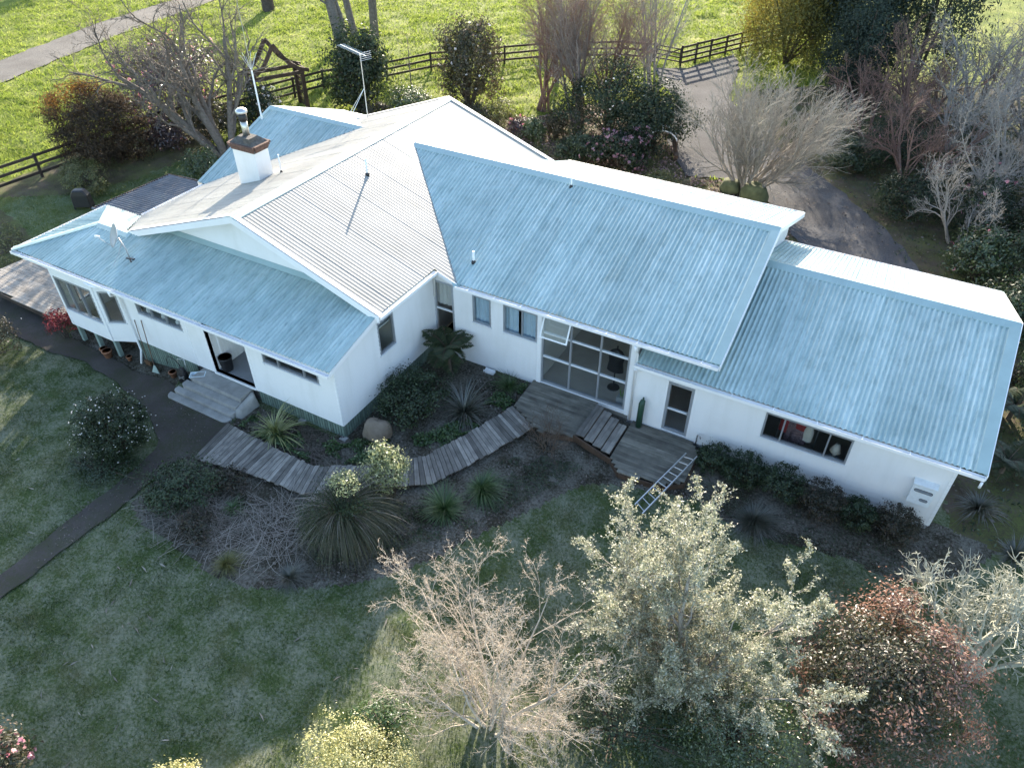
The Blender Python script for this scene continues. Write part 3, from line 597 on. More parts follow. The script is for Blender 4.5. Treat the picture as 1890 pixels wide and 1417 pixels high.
# porch recess
mb = MB(); mb.box(-5.66, -5.50, .0, 1.6, .54, 2.9); mb.box(-3.68, -3.52, .122, 1.6, .54, 2.9); mb.box(-5.66, -3.52, 1.6, 1.68, .54, 2.9); mb.box(-5.5, -3.68, .12, 1.6, 2.62, 2.66); mb.build('porch_wall', M['white'], house)
MB().box(-5.5, -3.68, -.02, 1.6, .545, .60).build('porch_floor', M['porchfloor'], house)
pd = MB().box(-5.49, -5.46, .35, 1.2, .62, 2.5).build('door', M['trim'], house); MB().box(-5.455, -5.42, 1.08, 1.12, 1.45, 1.57).build('handle', M['galv'], pd)
for k in range(6): MB().box(-5.46, -5.447, .37+k*.137, .37+k*.137+.125, .66, 2.46).build('door_plank', M['white'], pd)
MB().box(-5.53, -3.65, -.07, -.02, .53, .585).build('door_sill', M['trim'], house)
# --- windows
def window(o, xd, nd, L, z0, z1, cols, rows=None, fr=.055, mat='alu', mull=.045, name='window', sill=True, recess=.03):
    o = np.array(o, float); xd = np.array(xd, float); nd = np.array(nd, float)
    def Bx(mb, a, b, c0, c1, d0, d1):
        mb.hexa([(*(o+xd*a+nd*d1), c0), (*(o+xd*b+nd*d1), c0), (*(o+xd*b+nd*d0), c0), (*(o+xd*a+nd*d0), c0), (*(o+xd*a+nd*d1), c1), (*(o+xd*b+nd*d1), c1), (*(o+xd*b+nd*d0), c1), (*(o+xd*a+nd*d0), c1)])
    mb = MB(); Bx(mb, 0, fr, z0, z1, -.08, .028); Bx(mb, L-fr, L, z0, z1, -.08, .028); Bx(mb, fr, L-fr, z0, z0+fr, -.08, .026); Bx(mb, fr, L-fr, z1-fr, z1, -.08, .026)
    wd = mb.build(name, M[mat], house)
    cs = [0]+list(np.cumsum(cols)/sum(cols)*L)
    for i, (a, b) in enumerate(zip(cs[:-1], cs[1:])):
        if i: q = MB(); Bx(q, a-mull/2, a+mull/2, z0+fr, z1-fr, -.06, .02); q.build('mullion', M[mat], wd)
        rw = rows[i] if rows else [1]; zz = [z0]+[z0+v*(z1-z0) for v in np.cumsum(rw)/sum(rw)]
        for j, (c, d) in enumerate(zip(zz[:-1], zz[1:])):
            if j: q = MB(); Bx(q, a+fr*.6, b-fr*.6, c-mull/2, c+mull/2, -.058, .018); q.build('transom', M['whitealu'], wd)
            q = MB(); Bx(q, a+.02, b-.02, c+.02, d-.02, -.035, -.029); q.build('pane', M['glass'], wd)
    if sill: q = MB(); Bx(q, -.03, L+.03, z0-.035, z0-.002, -.03, .05); q.build('sill', M['whitealu'], wd)
    return wd
window((-8.8, 0), (1, 0), (0, -1), 2.2, 1.9, 2.47, [1, 1, 1]); window((-2.95, 0), (1, 0), (0, -1), 2.3, 1.98, 2.47, [.7, 1.15, .65])
window((-12.52, -.40), (1, 0), (0, -1), 2.0, 1.10, 2.50, [1, .95, 1.05])
window(np.array([-10.40, -.40])+sld*.16, tuple(sld), (sld[1], -sld[0]), .64, 1.20, 2.50, [1])
window((-12.62, .1), (0, 1), (-1, 0), 1.1, 1.1, 2.5, [1, 1]); window((-12.62, 1.6), (0, 1), (-1, 0), 1.6, .45, 2.5, [1, 1], name='door')
window((0, 2.17), (0, 1), (1, 0), .83, 1.86, 3.10, [1])
window((.02, 5.35), (1, 0), (0, -1), .80, .8, 3.05, [1], [[1, 1]], fr=.07, name='glazed_door')
window((1.58, 5.35), (1, 0), (0, -1), .72, 1.83, 2.93, [1]); window((2.78, 5.35), (1, 0), (0, -1), 1.28, 1.83, 2.93, [1.25, 1])
gw = window((4.25, 5.35), (1, 0), (0, -1), 3.08, .25, 3.02, [1.05, 1.05, 1.0], [[1.15, 1.0, .72], [1.15, 1.0, .72], [1.15, 1.0, .72]], fr=.06, mull=.06, name='glazed_wall')
# opened top sash of the glazed wall, and its white framed neighbour
sash = MB(); c, s_ = math.cos(math.radians(24)), math.sin(math.radians(24))
def sp(u, v, d): return (4.31+u, 5.318-v*s_-d*c, 3.0-v*c+d*s_)
def sb(mb, u0, u1, v0, v1, d0, d1): mb.hexa([sp(u0, v1, d0), sp(u1, v1, d0), sp(u1, v1, d1), sp(u0, v1, d1), sp(u0, v0, d0), sp(u1, v0, d0), sp(u1, v0, d1), sp(u0, v0, d1)])
sb(sash, 0, .05, 0, .72, 0, .04); sb(sash, .93, .98, 0, .72, 0, .04); sb(sash, .05, .93, 0, .05, 0, .04); sb(sash, .05, .93, .67, .72, 0, .04)
so = sash.build('open_sash', M['whitealu'], house); q = MB(); sb(q, .05, .93, .05, .67, .016, .022); q.build('pane', M['glass'], so)
ad = window((8.67, 5.30), (1, 0), (0, -1), .83, .10, 2.05, [1], [[.85, 1]], fr=.085, name='glazed_door'); MB().box(9.39, 9.42, 5.24, 5.27, .98, 1.10).build('handle', M['galv'], ad)
window((11.65, 5.30), (1, 0), (0, -1), 2.45, 1.13, 2.10, [.55, 1.25, .62])
mb = MB(); mb.box(8.60, 8.665, 5.27, 5.33, .08, 2.10); mb.box(9.505, 9.57, 5.27, 5.33, .08, 2.10); mb.box(8.60, 9.57, 5.272, 5.33, 2.105, 2.16); mb.each('door_architrave', M['trim'], house)
# curtains behind the wing windows (pleated)
def curtain(x0, x1, y, z0, z1, mat='curtain'):
    us = np.linspace(x0, x1, int((x1-x0)/.025)); V = []
    for u in us:
        d = .025*math.sin(u*38)+.012*math.sin(u*91)
        V += [(u, y+d, z0), (u, y+d, z1)]
    mesh('curtain', V, [(2*i, 2*i+2, 2*i+3, 2*i+1) for i in range(len(us)-1)], M[mat], house, smooth=True)
curtain(1.6, 2.28, 5.52, 1.75, 3.0); curtain(2.8, 3.28, 5.52, 1.75, 3.0); curtain(3.4, 4.03, 5.52, 1.75, 3.0)
curtain(-.0, .8, 5.55, 2.0, 3.1, 'intwall')
# --- downpipes
def pipe(pts, r=.04): return MB().tube(pts, r, 10).build('downpipe', M['trim'], house, smooth=True)
pipe([(7.56, 4.96, 3.17), (7.56, 4.98, 3.0), (7.58, 5.22, 2.75), (7.58, 5.235, .0)])
pipe([(-9.28, -.48, 2.87), (-9.28, -.46, 2.7), (-9.42, -.10, 2.5), (-9.42, -.075, .1), (-9.34, -.30, -.35)])
pipe([(7.62, 5.0, 2.30), (7.66, 5.10, 2.22), (7.8, 5.22, 2.2)], .035)
pipe([(17.24, 5.0, 2.31), (17.24, 5.0, 2.12)], .035); pipe([(.33, 5.0, 3.5), (.33, 5.05, 3.42), (.12, 5.27, 3.3), (.06, 5.30, 2.4)], .032)
pipe([(-10.5, -.5, 2.87), (-10.15, -.5, 2.82), (-9.9, -.42, 2.8)], .03)
# --- green sub-floor slats
def slats(a, b, n, zt, zb0, zb1):
    a = np.array(a, float); b = np.array(b, float); d = (b-a)/np.linalg.norm(b-a); nd = np.array([d[1], -d[0]])
    for i in range(n):
        t = (i+.5)/n; q = a+(b-a)*t; zz = zb0+(zb1-zb0)*t; wdt = np.linalg.norm(b-a)/n*.76
        p0 = q-d*wdt/2; p1 = q+d*wdt/2; o0 = nd*.0; o1 = nd*.022
        MB().hexa([(*(p0+o1), zz), (*(p1+o1), zz), (*(p1+o0), zz), (*(p0+o0), zz), (*(p0+o1), zt), (*(p1+o1), zt), (*(p1+o0), zt), (*(p0+o0), zt)]).build('slat', M['green'], skirt)
mb = MB(); mb.box(-9.5, -.03, .06, .10, -.6, .53); mb.box(-.10, -.06, .06, 5.3, -.3, .53); mb.box(-12.5, -9.5, .5, .55, -.8, .5)
skirt = mb.build('subfloor_skirting', M['soot'], house)
slats((-9.5, .02), (-6.5, .02), 26, FB-.02, -.52, -.10); slats((-3.6, .02), (-.02, .02), 32, FB-.02, -.08, -.06); slats((-.02, .0), (-.02, 5.3), 46, FB-.02, -.08, -.08)
for x in (-12.5, -11.5, -10.45): MB().box(x-.07, x+.07, -.36, -.22, -.62, .37).build('pile', M['greenblock'], house)
for x in (-1.75, -.03): MB().box(x-.12, x+.12, -.16, .03, -.12, .04).build('pile', M['concrete'], house)
# --- chimney
mb = MB(); mb.box(-9.15, -8.05, 5.95, 6.65, 3.8, 5.62)
ch = mb.build('chimney', M['white'], house)
cxm, cym = -8.6, 6.3
for r in range(3):
    hx, hy = .56+.035*r, .36+.035*r; z = 5.62+.085*r; nxb = 6
    for sgn in (-1, 1):
        for k in range(nxb):
            L_ = 2*hx/nxb; x = cxm-hx+L_*(k+(.0 if r % 2 else .0)); MB().box(x+.006, x+L_-.006, cym+sgn*hy-.05, cym+sgn*hy+.05, z+.005, z+.08).build('brick', M['brick'], ch)
        for k in range(3):
            L_ = (2*hy-.12)/3; y = cym-hy+.06+L_*k; MB().box(cxm+sgn*hx-.05, cxm+sgn*hx+.05, y+.006, y+L_-.006, z+.005, z+.08).build('brick', M['brick'], ch)
mb = MB(); mb.box(cxm-.56, cxm+.56, cym-.36, cym+.36, 5.6, 5.86)
mb.hexa([(cxm-.58, cym-.40, 5.86), (cxm+.58, cym-.40, 5.86), (cxm+.58, cym+.40, 5.86), (cxm-.58, cym+.40, 5.86), (cxm-.30, cym-.2, 6.08), (cxm+.30, cym-.2, 6.08), (cxm+.30, cym+.2, 6.08), (cxm-.30, cym+.2, 6.08)])
mb.box(cxm+.12, cxm+.42, cym-.34, cym-.02, 5.9, 6.12); mb.build('chimney_crown', M['soot'], ch)
fl = MB().lathe([(.13, 0), (.13, .58)], 16, (cxm-.05, cym+.02, 6.05)).build('flue', M['steel'], ch, smooth=True)
MB().lathe([(.165, 0), (.165, .26)], 16, (cxm-.05, cym+.02, 6.62)).build('flue_collar', M['dark'], fl, smooth=True)
MB().lathe([(.21, 0), (.22, .05), (.20, .10), (.12, .16), (.001, .18)], 18, (cxm-.05, cym+.02, 6.90)).build('flue_cowl', M['galv'], fl, smooth=True)
# --- vent pipes through the roof
def vent(x, y, z, h, r=.04):
    v = MB().lathe([(r, -.1), (r, h)], 12, (x, y, z)).build('vent_pipe', M['trim'], house, smooth=True); MB().lathe([(r*2.2, -.03), (r*2.0, .03), (r*1.2, .09)], 12, (x, y, z)).build('rubber_boot', M['dark'], v, smooth=True)
vent(-4.03, 7.36, zmr(-4.03, 0), .62); vent(1.2, 6.1, zwf(0, 6.1), .42); vent(2.8, 10.2, zwf(0, 10.2), .35, .03); vent(-7.55, 6.6, zml(-7.55, 0), .7, .025)

# ================================================================== THINGS ON AND AROUND THE HOUSE
# satellite dish on the lean-to roof
d0 = (-9.75, .95, zlf(0, .95)); dish = empty('satellite_dish', d0, 0, 'grey satellite dish on a bent arm bolted to the blue lean-to roof', 'satellite dish')
MB().tube([(0, 0, 0), (-.05, .02, .35), (-.22, .0, .78)], .025, 8).build('mast', M['grey'], dish, smooth=True)
mb = MB(); mb.beam((-.15, -.02, .03), (.18, .05, .03), .07, .03); mb.beam((.0, .0, .03), (.22, -.12, .02), .05, .03); mb.build('foot_plate', M['dark'], dish)
mb = MB(); mb.tube([(-.15, .02, .6), (-.5, -.05, .08)], .012, 6); mb.tube([(-.13, .0, .55), (-.18, -.55, -.02)], .01, 6); mb.build('stay', M['grey'], dish)
aim = np.array([-.30, -.64, .32]); aim /= np.linalg.norm(aim); ax_ = np.cross(aim, (0, 0, 1)); ax_ /= np.linalg.norm(ax_); ay_ = np.cross(ax_, aim); dc = np.array([-.26, -.02, .86])
V = []; F = []; nr, na = 5, 28
for i in range(nr+1):
    rr = i/nr
    for k in range(na):
        t = 2*math.pi*k/na; V.append(dc+ax_*.36*rr*math.cos(t)+ay_*.42*rr*math.sin(t)+aim*.10*rr*rr)
for i in range(nr):
    for k in range(na): F.append((i*na+k, i*na+(k+1) % na, (i+1)*na+(k+1) % na, (i+1)*na+k))
ro = mesh('reflector', V, F, M['grey'], dish, smooth=True); m_ = ro.modifiers.new('s', 'SOLIDIFY'); m_.thickness = .012
tip = dc+aim*.52-ay_*.1; mb = MB(); mb.tube([dc-ay_*.40+aim*.08, tip-ay_*.05], .012, 6); mb.build('feed_arm', M['galv'], dish); MB().tube([tip-aim*.02, tip+aim*.13], [.035, .05], 10).build('receiver', M['trim'], dish, smooth=True)
# comb aerial on a guyed pole
ab = (-9.45, 14.2, 4.1); ae = empty('television_aerial', ab, 0, 'comb shaped television aerial on a thin guyed pole behind the ridge', 'aerial')
MB().tube([(0, 0, -.2), (0, 0, 2.75)], .022, 8).build('pole', M['galv'], ae)
mb = MB(); mb.tube([(0, 0, 1.3), (-1.0, -.5, -.25)], .012, 6); mb.tube([(0, 0, 1.3), (-.4, -1.0, -.1)], .012, 6); mb.build('stay', M['galv'], ae)
bd = np.array([-.80, .28, .02]); bd /= np.linalg.norm(bd); sd_ = np.cross(bd, (0, 0, 1)); sd_ /= np.linalg.norm(sd_); c0 = np.array([.25, 0, 2.72])
bo = MB().tube([c0-bd*.1, c0+bd*2.0], .018, 6).build('boom', M['galv'], ae)
for k in range(15):
    q = c0+bd*(.15+1.82*k/14); MB().tube([q-sd_*.20, q+sd_*.20], .011, 5).build('element', M['galv'], bo)
mb = MB()
for k in range(5): q = c0-bd*.05+np.array([0, 0, -.16+.08*k]); mb.tube([q-sd_*.3, q+sd_*.3], .012, 5)
mb.build('reflector_grid', M['galv'], ae)
# tall whip aerial beside the chimney
wa = empty('whip_aerial', (-13.05, 11.2, 4.2), 0, 'tall slim white mast with fine aerial rods beside the chimney', 'aerial')
MB().tube([(0, 0, -.6), (0, 0, 2.2)], .035, 8).build('mast', M['trim'], wa)
mb = MB()
for a in np.linspace(0, 6.28, 7)[:-1]: mb.tube([(0, 0, 2.2), (.35*math.cos(a), .35*math.sin(a), 2.9)], .008, 4)
mb.tube([(0, 0, 2.2), (0, 0, 5.4)], [.014, .006], 5); mb.build('rods', M['galv'], wa)
# shelter with dark roof left of the main roof
sh = empty('patio_shelter', (-14.5, 6, 0), 0, 'low patio shelter with dark grey corrugated roof beside the house', 'shelter'); _h = house
zs = lambda x, y: 2.36+.035*(x+12.9)
def offs(o, d):
    for v in o.data.vertices: v.co -= Vector(d)
for o in roof_slope(sh, 'y', [(-16.45, 4.05), (-16.3, 8.0), (-14.35, 8.2), (-12.95, 7.3), (-12.95, 4.25)], zs, M['shed_roof']): offs(o, (14.5*-1, 6, 0))
for x, y in ((-1.85, -1.8), (-1.75, 1.9), (.1, 2.0)): MB().box(x-.05, x+.05, y-.05, y+.05, -.45, 2.2).build('post', M['rust'], sh)
mb = MB(); mb.beam((-1.85, -1.85, 2.2), (-1.75, 2.0, 2.2), .05, .14); mb.beam((-1.8, 2.0, 2.21), (.15, 2.05, 2.28), .05, .12); mb.build('beam', M['rust'], sh)
# raised patio deck at the far left corner
pdk = empty('patio_deck', (-16, 1.5, 0), 0, 'raised patio deck of bare pale boards at the end of the lean-to', 'deck')
E0 = [(-17.9, -.2), (-14.2, -.3), (-13.9, .1), (-12.75, .15), (-12.75, 4.0), (-18.6, 4.0), (-19.2, 2.2), (-19.3, .9)]
yy = -.30
while yy < 3.95:
    hits = []
    ym = yy+.07
    for i in range(len(E0)):
        a, b = E0[i], E0[(i+1) % len(E0)]
        if (a[1] > ym) != (b[1] > ym): hits.append(a[0]+(b[0]-a[0])*(ym-a[1])/(b[1]-a[1]))
    if len(hits) >= 2:
        L_ = max(hits)-min(hits); p = MB().box(-L_/2, L_/2, -.066, .066, -.03, 0).build('plank', M['deckbare'], pdk); p.location = ((max(hits)+min(hits))/2+16, ym-1.5, .10+random.uniform(-.003, .003))
    yy += .142
mb = MB(); mb.beam((-1.95, -1.72, -.03), (1.75, -1.82, -.03), .04, .2); mb.beam((-1.95, -1.72, -.03), (-3.3, -.65, -.03), .04, .2)
for x in np.linspace(-3, 3, 7): mb.box(x-.05, x+.05, -1.5, -1.4, -.7, .06)
mb.build('bearer', M['fence'], pdk)
# concrete steps to the porch
st = empty('concrete_steps', (-4.8, -.6, 0), 0, 'worn concrete porch steps with rounded corners', 'steps')
def rslab(name, x0, x1, y0, y1, z0, z1, r):
    pts = []
    for cx_, cy_, a0 in ((x0+r, y0+r, math.pi), (x1-r, y0+r, 1.5*math.pi)):
        for k in range(7): pts.append((cx_+r*math.cos(a0+k*math.pi/12), cy_+r*math.sin(a0+k*math.pi/12)))
    pts += [(x1, y1), (x0, y1)]; n = len(pts)
    o = mesh(name, [(x, y, z0) for x, y in pts]+[(x, y, z1) for x, y in pts], [tuple(range(n, 2*n)), tuple(range(n))[::-1]]+[(i, (i+1) % n, n+(i+1) % n, n+i) for i in range(n)], M['concrete'], st)
    m = o.modifiers.new('b', 'BEVEL'); m.width = .02; m.segments = 2; m.limit_method = 'ANGLE'; m.angle_limit = 1.0
rslab('landing', -1.35, .95, -.02, .60, -.1, .50, .04); rslab('step', -1.55, .98, -.30, -.022, -.1, .34, .10); rslab('step', -1.72, .99, -.55, -.302, -.1, .19, .12); rslab('step', -1.85, 1.0, -.82, -.552, -.1, .07, .22)
mb = MB(); mb.hexa([(.985, -.45, -.1), (1.28, -.40, -.1), (1.30, .45, -.1), (.985, .58, -.1), (.985, -.35, .30), (1.15, -.28, .28), (1.2, .40, .46), (.985, .5, .50)]); mb.build('side_cheek', M['concrete'], st, bevel=.06)
# laundry basin, bin, washer, rake, broom, pots
t = empty('plastic_basin', (-6.05, -.38, .34), math.radians(35), 'pale blue plastic basin standing on the concrete steps', 'basin')
V = []; F = []
for z, a, b in ((0, .20, .10), (.16, .26, .15), (.165, .235, .125), (.02, .18, .08)):
    V += [(-a, -b, z), (a, -b, z), (a, b, z), (-a, b, z)]
for i in range(3): F += [(i*4+k, i*4+(k+1) % 4, i*4+4+(k+1) % 4, i*4+4+k) for k in range(4)]
F += [(3, 2, 1, 0), (12, 13, 14, 15)]
mesh('tub', V, F, simple('pale_blue_plastic', (.62, .72, .78), .35, 0, .04, 4), t)
t = empty('rubbish_bin', (-5.22, .26, .60), 0, 'black round rubbish bin in the porch doorway', 'bin')
MB().lathe([(.17, 0), (.19, .1), (.225, .50), (.235, .50), (.235, .54), (.215, .54), (.19, .44), (.001, .43)], 24).build('body', M['dark'], t, smooth=True)
t = empty('pressure_washer', (-6.68, -.52, -.06), math.radians(20), 'black upright pressure washer parked against the concrete steps', 'washer')
mb = MB(); mb.box(-.13, .13, -.10, .12, .10, .48); mb.hexa([(-.12, -.09, .481), (.12, -.09, .481), (.12, .11, .481), (-.12, .11, .481), (-.07, -.03, .68), (.07, -.03, .68), (.07, .09, .68), (-.07, .09, .68)]); mb.build('body', M['dark'], t, bevel=.03)
for s in (-1, 1):
    wv = MB().tube([(s*.15, .06, .11), (s*.20, .06, .11)], .11, 16).build('wheel', M['dark'], t, smooth=True); MB().tube([(s*.202, .06, .11), (s*.206, .06, .11)], .05, 12).build('hub', M['galv'], wv)
MB().tube([(-.12, .1, .4), (-.12, .16, .95), (.12, .16, .95), (.12, .1, .4)], .013, 6).build('handle', M['galv'], t, smooth=True)
MB().tube([(-.05, .1, .7), (-.15, .05, 1.0), (-.32, .02, 1.15), (-.42, .0, 1.02), (-.40, -.02, .85)], .014, 6).build('hose', M['dark'], t, smooth=True)
mb = MB(); mb.beam((-.10, -.112, .30), (.10, -.112, .40), .012, .05); mb.beam((-.10, -.112, .40), (.08, -.112, .28), .012, .04); mb.build('badge', M['galv'], t)
rb = empty('garden_rake', (-8.35, -.42, -.33), 0, 'fan rake leaning on the white wall, pale green fan down', 'rake')
MB().tube([(-.02, 0, .30), (-.42, .38, 1.95)], .016, 8).build('handle', M['brown'], rb)
V = [(-.03, -.012, .36), (.04, -.012, .36), (.26, -.07, -.02), (-.22, -.06, -.02)]; mesh('fan', V+[(x, y+.02, z) for x, y, z in V], [(0, 1, 2, 3), (7, 6, 5, 4), (0, 4, 5, 1), (1, 5, 6, 2), (2, 6, 7, 3), (3, 7, 4, 0)], simple('pale_green_plastic', (.34, .42, .38), .6, 0, .15, 10), rb)
rb = empty('broom', (-9.05, -.20, -.36), 0, 'broom with dark handle leaning on the white wall beside the downpipe', 'broom')
MB().tube([(0, 0, .18), (-.12, .16, 1.85)], .014, 8).build('handle', M['brown'], rb); mb = MB(); mb.box(-.15, .15, -.04, .04, .09, .17); mb.box(-.14, .14, -.035, .035, .0, .09); mb.build('head', M['brown'], rb)
def pot(x, y, r, label, mat='terracotta', plant=True):
    t = empty('plant_pot', (x, y, float(gh(x, y))+.03), 0, label, 'pot')
    MB().lathe([(r*.7, 0), (r, r*1.5), (r*1.08, r*1.5), (r*1.08, r*1.75), (r*.9, r*1.75), (r*.85, r*1.4), (.001, r*1.4)], 16).build('pot', M[mat], t, smooth=True)
    return t
pot(-11.05, -.52, .14, 'terracotta pot under the bay window beside the middle pile'); pot(-10.75, -.60, .17, 'wider terracotta pot under the bay window corner'); pot(-9.9, -.35, .10, 'small terracotta pot beside the downpipe foot'); pot(-7.35, -.45, .13, 'low terracotta pot beside the pressure washer')
# covered barbecue on the back lawn
t = empty('covered_barbecue', (-21.3, 6.5, 0), math.radians(30), 'barbecue under a black cover on the back lawn beside the patio shelter', 'barbecue')
V = [(-.7, -.32, .12), (.7, -.32, .12), (.72, .32, .12), (-.7, .32, .12), (-.66, -.3, .8), (.66, -.3, .84), (.66, .3, .84), (-.66, .3, .8), (-.42, -.26, 1.12), (.42, -.26, 1.14), (.42, .22, 1.16), (-.42, .22, 1.13)]
V = [(x*.62, y*.7, z*.85) for x, y, z in V]
mesh('cover', V, [(3, 2, 1, 0)]+[(i*4+k, i*4+(k+1) % 4, i*4+4+(k+1) % 4, i*4+4+k) for i in range(2) for k in range(4)]+[(8, 9, 10, 11)], M['dark'], t).modifiers.new('b', 'BEVEL').width = .05
for x in (-.38, .38):
    for y in (-.18, .18): MB().box(x-.03, x+.03, y-.03, y+.03, -.05, .14).build('leg', M['dark'], t)
# meter box on the annex wall
t = empty('meter_box', (15.87, 5.28, .74), 0, 'white meter box with two dark rounded windows on the annex wall', 'meter box')
mb = MB(); mb.box(0, .58, -.16, .02, 0, .72); mb.hexa([(-.02, -.20, .721), (.60, -.20, .721), (.60, .02, .721), (-.02, .02, .721), (-.02, -.20, .75), (.60, -.20, .75), (.60, .02, .82), (-.02, .02, .82)]); mb.build('case', simple('meter_white', (.72, .76, .78), .5, 0, .1, 9), t, bevel=.008)
def lozenge(x0, x1, z0, z1):
    r = (z1-z0)/2; pts = [(x1-r+r*math.sin(a), (z0+z1)/2-r*math.cos(a)) for a in np.linspace(0, math.pi, 9)]+[(x0+r-r*math.sin(a), (z0+z1)/2+r*math.cos(a)) for a in np.linspace(0, math.pi, 9)]
    def ring(g, nm, mat, yb, yf, par):
        P_ = [((x0+x1)/2+(x-(x0+x1)/2)*g[0], (z0+z1)/2+(z-(z0+z1)/2)*g[1]) for x, z in pts]; n = len(P_)
        return mesh(nm, [(x, yf, z) for x, z in P_]+[(x, yb, z) for x, z in P_], [tuple(range(n)), tuple(range(n, 2*n))[::-1]]+[(i, n+i, n+(i+1) % n, (i+1) % n) for i in range(n)], mat, par)
    o = ring((1, 1), 'window_rim', M['dark'], -.155, -.168, t); ring((.94, .72), 'pane', simple('meter_glass', (.22, .25, .28), .15, 0, .2, 8), -.16, -.172, o)
lozenge(.06, .54, .46, .57); lozenge(.28, .50, .16, .26)
# ------------------------------------------------------------------ timber boardwalk, platform, stairs, lower deck
bw = empty('boardwalk', (0, 0, 0), 0, 'curving weathered timber boardwalk crossing the garden bed', 'boardwalk')
UPp = [(-3.66, -1.44), (-1.48, -1.54), (.08, -1.57), (1.48, -.71), (2.77, .46), (3.44, 2.09), (4.0, 3.8)]
DNp = [(-3.42, -3.14), (-1.45, -2.74), (.44, -2.62), (1.55, -1.86), (3.62, -.40), (4.42, 1.44), (5.10, 3.25)]
plank_n = 0
for i in range(len(UPp)-1):
    a0, a1, b0, b1 = (np.array(q) for q in (UPp[i], UPp[i+1], DNp[i], DNp[i+1]))
    L_ = (np.linalg.norm(a1-a0)+np.linalg.norm(b1-b0))/2; n = max(1, int(round(L_/.148)))
    for k in range(n):
        t0, t1 = (k+.05)/n, (k+.95)/n; ez0, ez1 = random.uniform(-.03, .03), random.uniform(-.03, .03)
        c_ = [a0+(a1-a0)*t0, a0+(a1-a0)*t1, b0+(b1-b0)*t1, b0+(b1-b0)*t0]; u_ = (c_[0]-c_[3]); u_ /= np.linalg.norm(u_)
        c_ = [c_[0]+u_*ez0, c_[1]+u_*ez0, c_[2]+u_*ez1, c_[3]+u_*ez1]; ctr = sum(c_)/4; zz = .17+random.uniform(-.005, .005); ang = math.atan2(u_[1], u_[0])-math.pi/2
        ca, sa = math.cos(-ang), math.sin(-ang); loc = [((q-ctr)[0]*ca-(q-ctr)[1]*sa, (q-ctr)[0]*sa+(q-ctr)[1]*ca) for q in c_]
        mbp = MB(); mbp.hexa([(*loc[3], -.035), (*loc[2], -.035), (*loc[1], -.035), (*loc[0], -.035), (*loc[3], 0), (*loc[2], 0), (*loc[1], 0), (*loc[0], 0)])
        p = mbp.build('plank', M['deck'], bw); p.location = (ctr[0], ctr[1], zz); p.rotation_euler = (random.uniform(-.006, .006), random.uniform(-.01, .01), ang)
mb = MB()
for P_, off in ((UPp, .12), (DNp, -.12)):
    for a, b in zip(P_[:-1], P_[1:]):
        a = np.array(a); b = np.array(b); d = (b-a)/np.linalg.norm(b-a); nrm = np.array([d[1], -d[0]])*off
        mb.beam((*(a+nrm), .07), (*(b+nrm), .07), .05, .13)
        for t_ in (.2, .8): q = a+nrm+(b-a)*t_; mb.box(q[0]-.05, q[0]+.05, q[1]-.05, q[1]+.05, -.3, .03)
mb.build('bearer', M['fence'], bw)
pf = empty('timber_platform', (5.3, 4.3, 0), 0, 'weathered timber platform in front of the glazed wall', 'deck')
EP = [(3.98, 5.29), (6.42, 5.29), (6.50, 3.50), (5.36, 3.15), (5.10, 3.25), (4.03, 3.82)]
yy = 3.12
while yy < 5.28:
    ym = yy+.068; hits = []
    for i in range(len(EP)):
        a, b = EP[i], EP[(i+1) % len(EP)]
        if (a[1] > ym) != (b[1] > ym): hits.append(a[0]+(b[0]-a[0])*(ym-a[1])/(b[1]-a[1]))
    if len(hits) >= 2 and max(hits)-min(hits) > .1:
        L_ = max(hits)-min(hits); p = MB().box(-L_/2, L_/2, -.066, .066, -.035, 0).build('plank', M['deckx'], pf); p.location = ((max(hits)+min(hits))/2-5.3, ym-4.3, .185+random.uniform(-.003, .003))
    yy += .14
mb = MB(); mb.beam((.06, -1.17, .06), (1.20, -.83, .06), .04, .17)
for q in ((.1, -1.0), (1.1, -.7), (-1.1, .8), (1.0, .8)): mb.box(q[0]-.05, q[0]+.05, q[1]-.05, q[1]+.05, -.4, .1)
mb.each('bearer', M['rust'], pf)
sp_ = empty('timber_stairs', (7.0, 4.3, 0), 0, 'four mossy timber stair treads down from the platform to the lower deck', 'stairs')
for k in range(4):
    x0 = 6.44-7.0+.31*k; yt = 5.16-4.3-.10*k; yb = 3.52-4.3-.03*k; z = .27-.065*k
    for j in range(2):
        p = MB().hexa([(x0+.15*j, yb, z-.04), (x0+.15*j+.142, yb-.01, z-.04), (x0+.15*j+.142, yt-.03, z-.04), (x0+.15*j, yt, z-.04), (x0+.15*j, yb, z), (x0+.15*j+.142, yb-.01, z), (x0+.15*j+.142, yt-.03, z), (x0+.15*j, yt, z)]).build('tread', M['deck'], sp_)
    MB().box(x0+.296, x0+.315, yb+.02, yt-.05, z-.10, z-.042).build('riser', M['fence'], sp_)
MB().beam((-.62, -.85, .14), (.78, -1.05, -.10), .05, .24).build('stringer', M['rust'], sp_)
ld = empty('lower_deck', (8.9, 4.1, 0), 0, 'lower weathered deck outside the annex door', 'deck')
ED = [(7.72, 5.24), (9.72, 5.24), (10.08, 4.85), (10.10, 3.42), (9.55, 3.0), (8.22, 2.86), (7.74, 3.32)]
yy = 2.86
while yy < 5.22:
    ym = yy+.068; hits = []
    for i in range(len(ED)):
        a, b = ED[i], ED[(i+1) % len(ED)]
        if (a[1] > ym) != (b[1] > ym): hits.append(a[0]+(b[0]-a[0])*(ym-a[1])/(b[1]-a[1]))
    if len(hits) >= 2 and max(hits)-min(hits) > .1:
        L_ = max(hits)-min(hits); p = MB().box(-L_/2, L_/2, -.066, .066, -.035, 0).build('plank', M['deckx'], ld); p.location = ((max(hits)+min(hits))/2-8.9, ym-4.1, .035+random.uniform(-.003, .003))
    yy += .14
